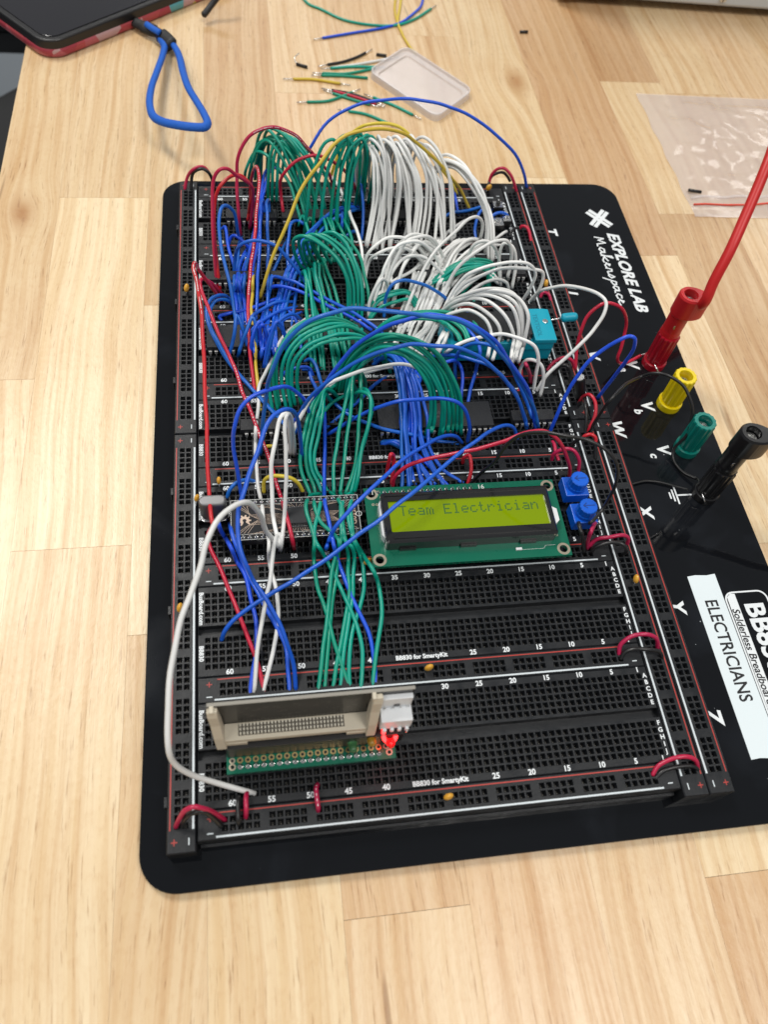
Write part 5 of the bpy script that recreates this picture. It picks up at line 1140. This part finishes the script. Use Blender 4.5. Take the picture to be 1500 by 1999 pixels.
# zip bag
bg = thing('zip_bag', 'crumpled clear plastic zip bag with a red seal line at the right edge', 'plastic bag', (340, 375, -13))
m = MB(); NX, NY = 44, 44; rb = random.Random(4)
from mathutils import noise
def bagz(x, y):
    e = min(1, min(x-283, y-315, 438-y)/14) if x > 283 else 0
    n_ = noise.noise(Vector((x*.035, y*.045, 1)))*3.2+noise.noise(Vector((x*.10, y*.12, 5)))*1.5+abs(noise.noise(Vector((x*.05+9, y*.07, 2))))*3
    return -12.6+max(0, 1.7+n_)*max(0.1, e)
vv = []; ff = []
for j in range(NY+1):
    for i in range(NX+1):
        y = 315+123*j/NY+0; x = 283.3+150*i/NX+(.6*math.sin(y*.2)); vv.append((x, y-(x-283)*.03, bagz(x, y)))
for j in range(NY):
    for i in range(NX): a = j*(NX+1)+i; ff.append((a, a+1, a+NX+2, a+NX+1))
m.add(vv, ff); o = m.build('bag_film', 'film', bg, smooth=True)
m = MB(); m.tube([(286+k*7, 325.5-(k*7)*.035+.5*math.sin(k*.8), bagz(286+k*7, 325.5)+.5) for k in range(20)], .55, 8); m.build('red_seal_line', 'seal_red', bg, smooth=True)
m = MB(); m.tube([(286+k*7, 331-(k*7)*.04+.4*math.sin(k*.6), bagz(286+k*7, 331)+.4) for k in range(20)], .8, 8); m.build('seal_ridge', 'lid', bg, smooth=True)
# phone with case and wrist strap
c30 = Vector((.755, .655)).normalized(); s30 = Vector((-.655, .755)).normalized(); O_ = Vector((-89, 454))
def pp(poly): return [tuple(O_+c30*a+s30*b) for a, b in poly]
ph = thing('phone', 'dark phone lying face up in a floral case at the top left corner', 'phone', (-60, 500, -13))
MB().prism(pp(rrect(0, 0, 158, 80, 13, 8)), -12.9, -7.2).build('case_shell', 'floral', ph, bevel=2.2, bseg=4)
MB().prism(pp(rrect(.8, .8, 157.2, 79.2, 12.4, 8)), -9.6, -2.4).build('case_bumper', 'hdr', ph, bevel=1.1, bseg=3)
MB().prism(pp(rrect(4.6, 4.6, 153.4, 75.4, 9, 8)), -2.38, -1.9).build('phone_screen', 'screen_glass', ph, bevel=.25)
st = thing('wrist_strap', 'blue cord wrist strap with black leather joint tied to the phone', 'strap', (-20, 440, -13))
lp_ = [at(310, 72, -9), at(320, 88, -8.5), at(318, 105, -7), at(306, 140, -4), at(295, 172, -1), at(292, 205, 2), at(300, 228, 4), at(318, 238, 6), at(345, 244, 8), at(375, 248, 9), at(399, 248, 9.5), at(405, 241, 9.5), at(398, 222, 9), at(385, 200, 7), at(368, 172, 4), at(357, 140, 0), at(350, 110, -5), at(340, 90, -8), at(326, 74, -9)]
m = MB(); m.tube(spline(lp_, 6), 2.3, 14, .8); m.build('cord', 'cord', st, smooth=True)
m = MB(); m.tube(spline([at(262, 43, -8.5), at(280, 52, -8), at(300, 60, -8), at(318, 72, -8), at(334, 88, -7.5)], 5), [3.2]*5+[3.9]*6+[3.2]*3+[4.6]*7, 16, .55); m.build('leather_joint', 'leather', st, smooth=True)
m = MB(); m.tube(spline([at(285, 47, -5.6), at(298, 56, -4.6), at(312, 64, -5.2)], 4), 1.9, 10, .7); m.build('cord_band', 'cord', st, smooth=True)
m = MB(); m.tube(spline([at(200, 45, -6), at(215, 50, -8), at(235, 47, -9), at(262, 43, -8.5)], 5), .6, 8); m.build('thin_loop', 'w_black', st, smooth=True)
tm = thing('thin_rod', 'blurred dark rounded tip of a thin rod beyond the phone', 'rod', at(398, 30, -13))
m = MB(); m.tube(spline([at(396, 31, -8), at(402, 24, -7), at(414, 8, -4), at(430, -12, 1), at(445, -32, 5)], 5), [1.0, 1.8, 2.1]+[2.0]*18, 12); m.build('rod', 'leather', tm, smooth=True)
# instrument case
ic_ = thing('instrument_case', 'grey metal instrument case with a screw at the upper right corner', 'equipment', (350, 600, -13))
x0, y0 = 256.5, 549.5
m = MB(); m.box(0, 0, -7, 230, 200, 80); m.xf(lambda p: (x0+p[0]+p[1]*.06, y0+p[1]-p[0]*.055, p[2])); m.build('housing', 'case_grey', ic_, bevel=2)
m = MB(); m.box(0, -1.5, -7.5, 15, 60, 80); m.xf(lambda p: (x0-3.5+p[0]+p[1]*.06, y0+p[1]-p[0]*.055, p[2])); m.build('corner_trim', 'case_cream', ic_, bevel=2)
for fx, fy in ((28, 20), (200, 20), (28, 170), (200, 170)): MB().lathe(x0+fx, y0+fy-fx*.05, [(7, -13), (7, -7.1)], 20).build('foot', 'rubber', ic_)
sx, sy, sz = x0+122, y0-6.9, -1.0
m = MB(); m.tube([(sx, sy+.4, sz), (sx, sy-1.0, sz)], [3.1, 2.6], 18); sc_ = m.build('screw', 'tin', ic_)
m = MB(); m.box(sx-2.2, sy-1.12, sz-.4, sx+2.2, sy-1.02, sz+.4); m.box(sx-.4, sy-1.14, sz-2.2, sx+.4, sy-1.04, sz+2.2); m.build('cross_slot', 'hdr', sc_)
# office chair beyond the edge of the bench
chx, chy = -60, 720
cr = thing('office_chair', 'dark round seated office chair tucked under the left edge of the bench', 'chair', (chx, chy, -760))
m = MB(); m.prism([(chx+p[0], chy+p[1]) for p in rrect(-245, -255, 245, 255, 200, 10)], -345, -300); m.build('seat', 'chair', cr, bevel=18, bseg=4)
m = MB(); m.prism([(chx+p[0], chy+p[1]) for p in rrect(-420, -170, -370, 130, 24, 6)], -230, 160); m.build('backrest', 'chair', cr, bevel=18, bseg=4)
m = MB(); m.prism([(chx+p[0], chy+p[1]) for p in rrect(-400, -50, -200, 20, 20, 4)], -375, -350); m.prism([(chx+p[0], chy+p[1]) for p in rrect(-440, -50, -421, 20, 8, 4)], -375, 0); m.build('back_bracket', 'hdr', cr)
MB().lathe(chx, chy, [(28, -720), (28, -500), (20, -500), (20, -345)], 20).build('column', 'hdr', cr)
for k in range(5):
    a = math.radians(72*k+20); q = MB(); q.tube([(chx, chy, -690), (chx+280*math.cos(a), chy+280*math.sin(a), -718)], [26, 16], 10); q.build('leg', 'hdr', cr)
    q = MB(); q.tube([(chx+280*math.cos(a)-12, chy+280*math.sin(a), -735), (chx+280*math.cos(a)+12, chy+280*math.sin(a), -735)], 24.5, 18); q.build('caster', 'hdr', cr)
m = MB(); m.box(-520, 1005, -299, -190, 1290, -180); o = m.build('bag', 'chair', bevel=22, bseg=4, origin=(-350, 1150, -299)); tag(o, 'black bag in the shadow behind the phone at the far left', 'bag')
sp_ = thing('stool', 'low dark stool carrying the black bag', 'stool', (-350, 1150, -760)); MB().box(-510, 1020, -325, -200, 1280, -300).build('seat', 'hdr', sp_)
for a in (-500, -224):
    for b in (1030, 1256): MB().box(a, b, -760, a+14, b+14, -326).build('leg', 'hdr', sp_)
# bench legs
for x in (-60, 440):
    pass
# ------------------------------------------------------------------ light
sc_ = bpy.context.scene
w = bpy.data.worlds.new('World'); sc_.world = w; w.use_nodes = True
w.node_tree.nodes['Background'].inputs[0].default_value = (.92, .96, 1.0, 1); w.node_tree.nodes['Background'].inputs[1].default_value = WORLD
def panel(x, y, z, sx, sy, pw, tgt=(80, 150, 0), col=(1, .97, .92)):
    l = bpy.data.lights.new('ceiling_panel', 'AREA'); l.shape = 'RECTANGLE'; l.size = sx; l.size_y = sy; l.energy = pw; l.color = col
    o = bpy.data.objects.new('ceiling_panel', l); C.objects.link(o); o.location = (x*S, y*S, z*S)
    d = Vector((0, 0, -1)); o.rotation_euler = (0, 0, 0); return o
panel(-700, 1180, 1900, .46, .75, PW*1.8)
panel(250, 3500, 1900, 1.2, .6, PW*1.1)
panel(-1100, -500, 1900, .6, 1.2, PW*.8)
panel(900, -700, 1900, .6, 1.2, PW*.5)
panel(620, -330, 1900, .55, .5, PW*.7)
panel(2250, 2300, 1900, .7, 1.2, PW*1.2)
pl = bpy.data.lights.new('red_led_glow', 'POINT'); pl.energy = .0007; pl.color = (1, .03, .03); pl.shadow_soft_size = .0015
po = bpy.data.objects.new('red_led_glow', pl); C.objects.link(po); po.location = (63.6*S, 19.6*S, (16+ZO)*S)
# ------------------------------------------------------------------ camera
cam = bpy.data.cameras.new('camera'); co = bpy.data.objects.new('camera', cam); C.objects.link(co); sc_.camera = co
R_ = Matrix((CR[0], [-v for v in CR[1]], [-v for v in CR[2]])).transposed().to_4x4()
co.matrix_world = Matrix.Translation((CC[0]*S, CC[1]*S, (CC[2]+ZO)*S)) @ R_
cam.sensor_fit = 'VERTICAL'; cam.sensor_height = 36; cam.sensor_width = 27; cam.lens = FPX/1999*36
cam.clip_start = .01; cam.clip_end = 50
cam.dof.use_dof = True; cam.dof.focus_distance = .335; cam.dof.aperture_fstop = 13.0
vs_ = sc_.view_settings; vs_.view_transform = 'Standard'; vs_.look = 'None'; vs_.exposure = EXPO; vs_.gamma = 1.0; vs_.use_curve_mapping = False
for o in bpy.data.objects:
    if '_o' in o: del o['_o']
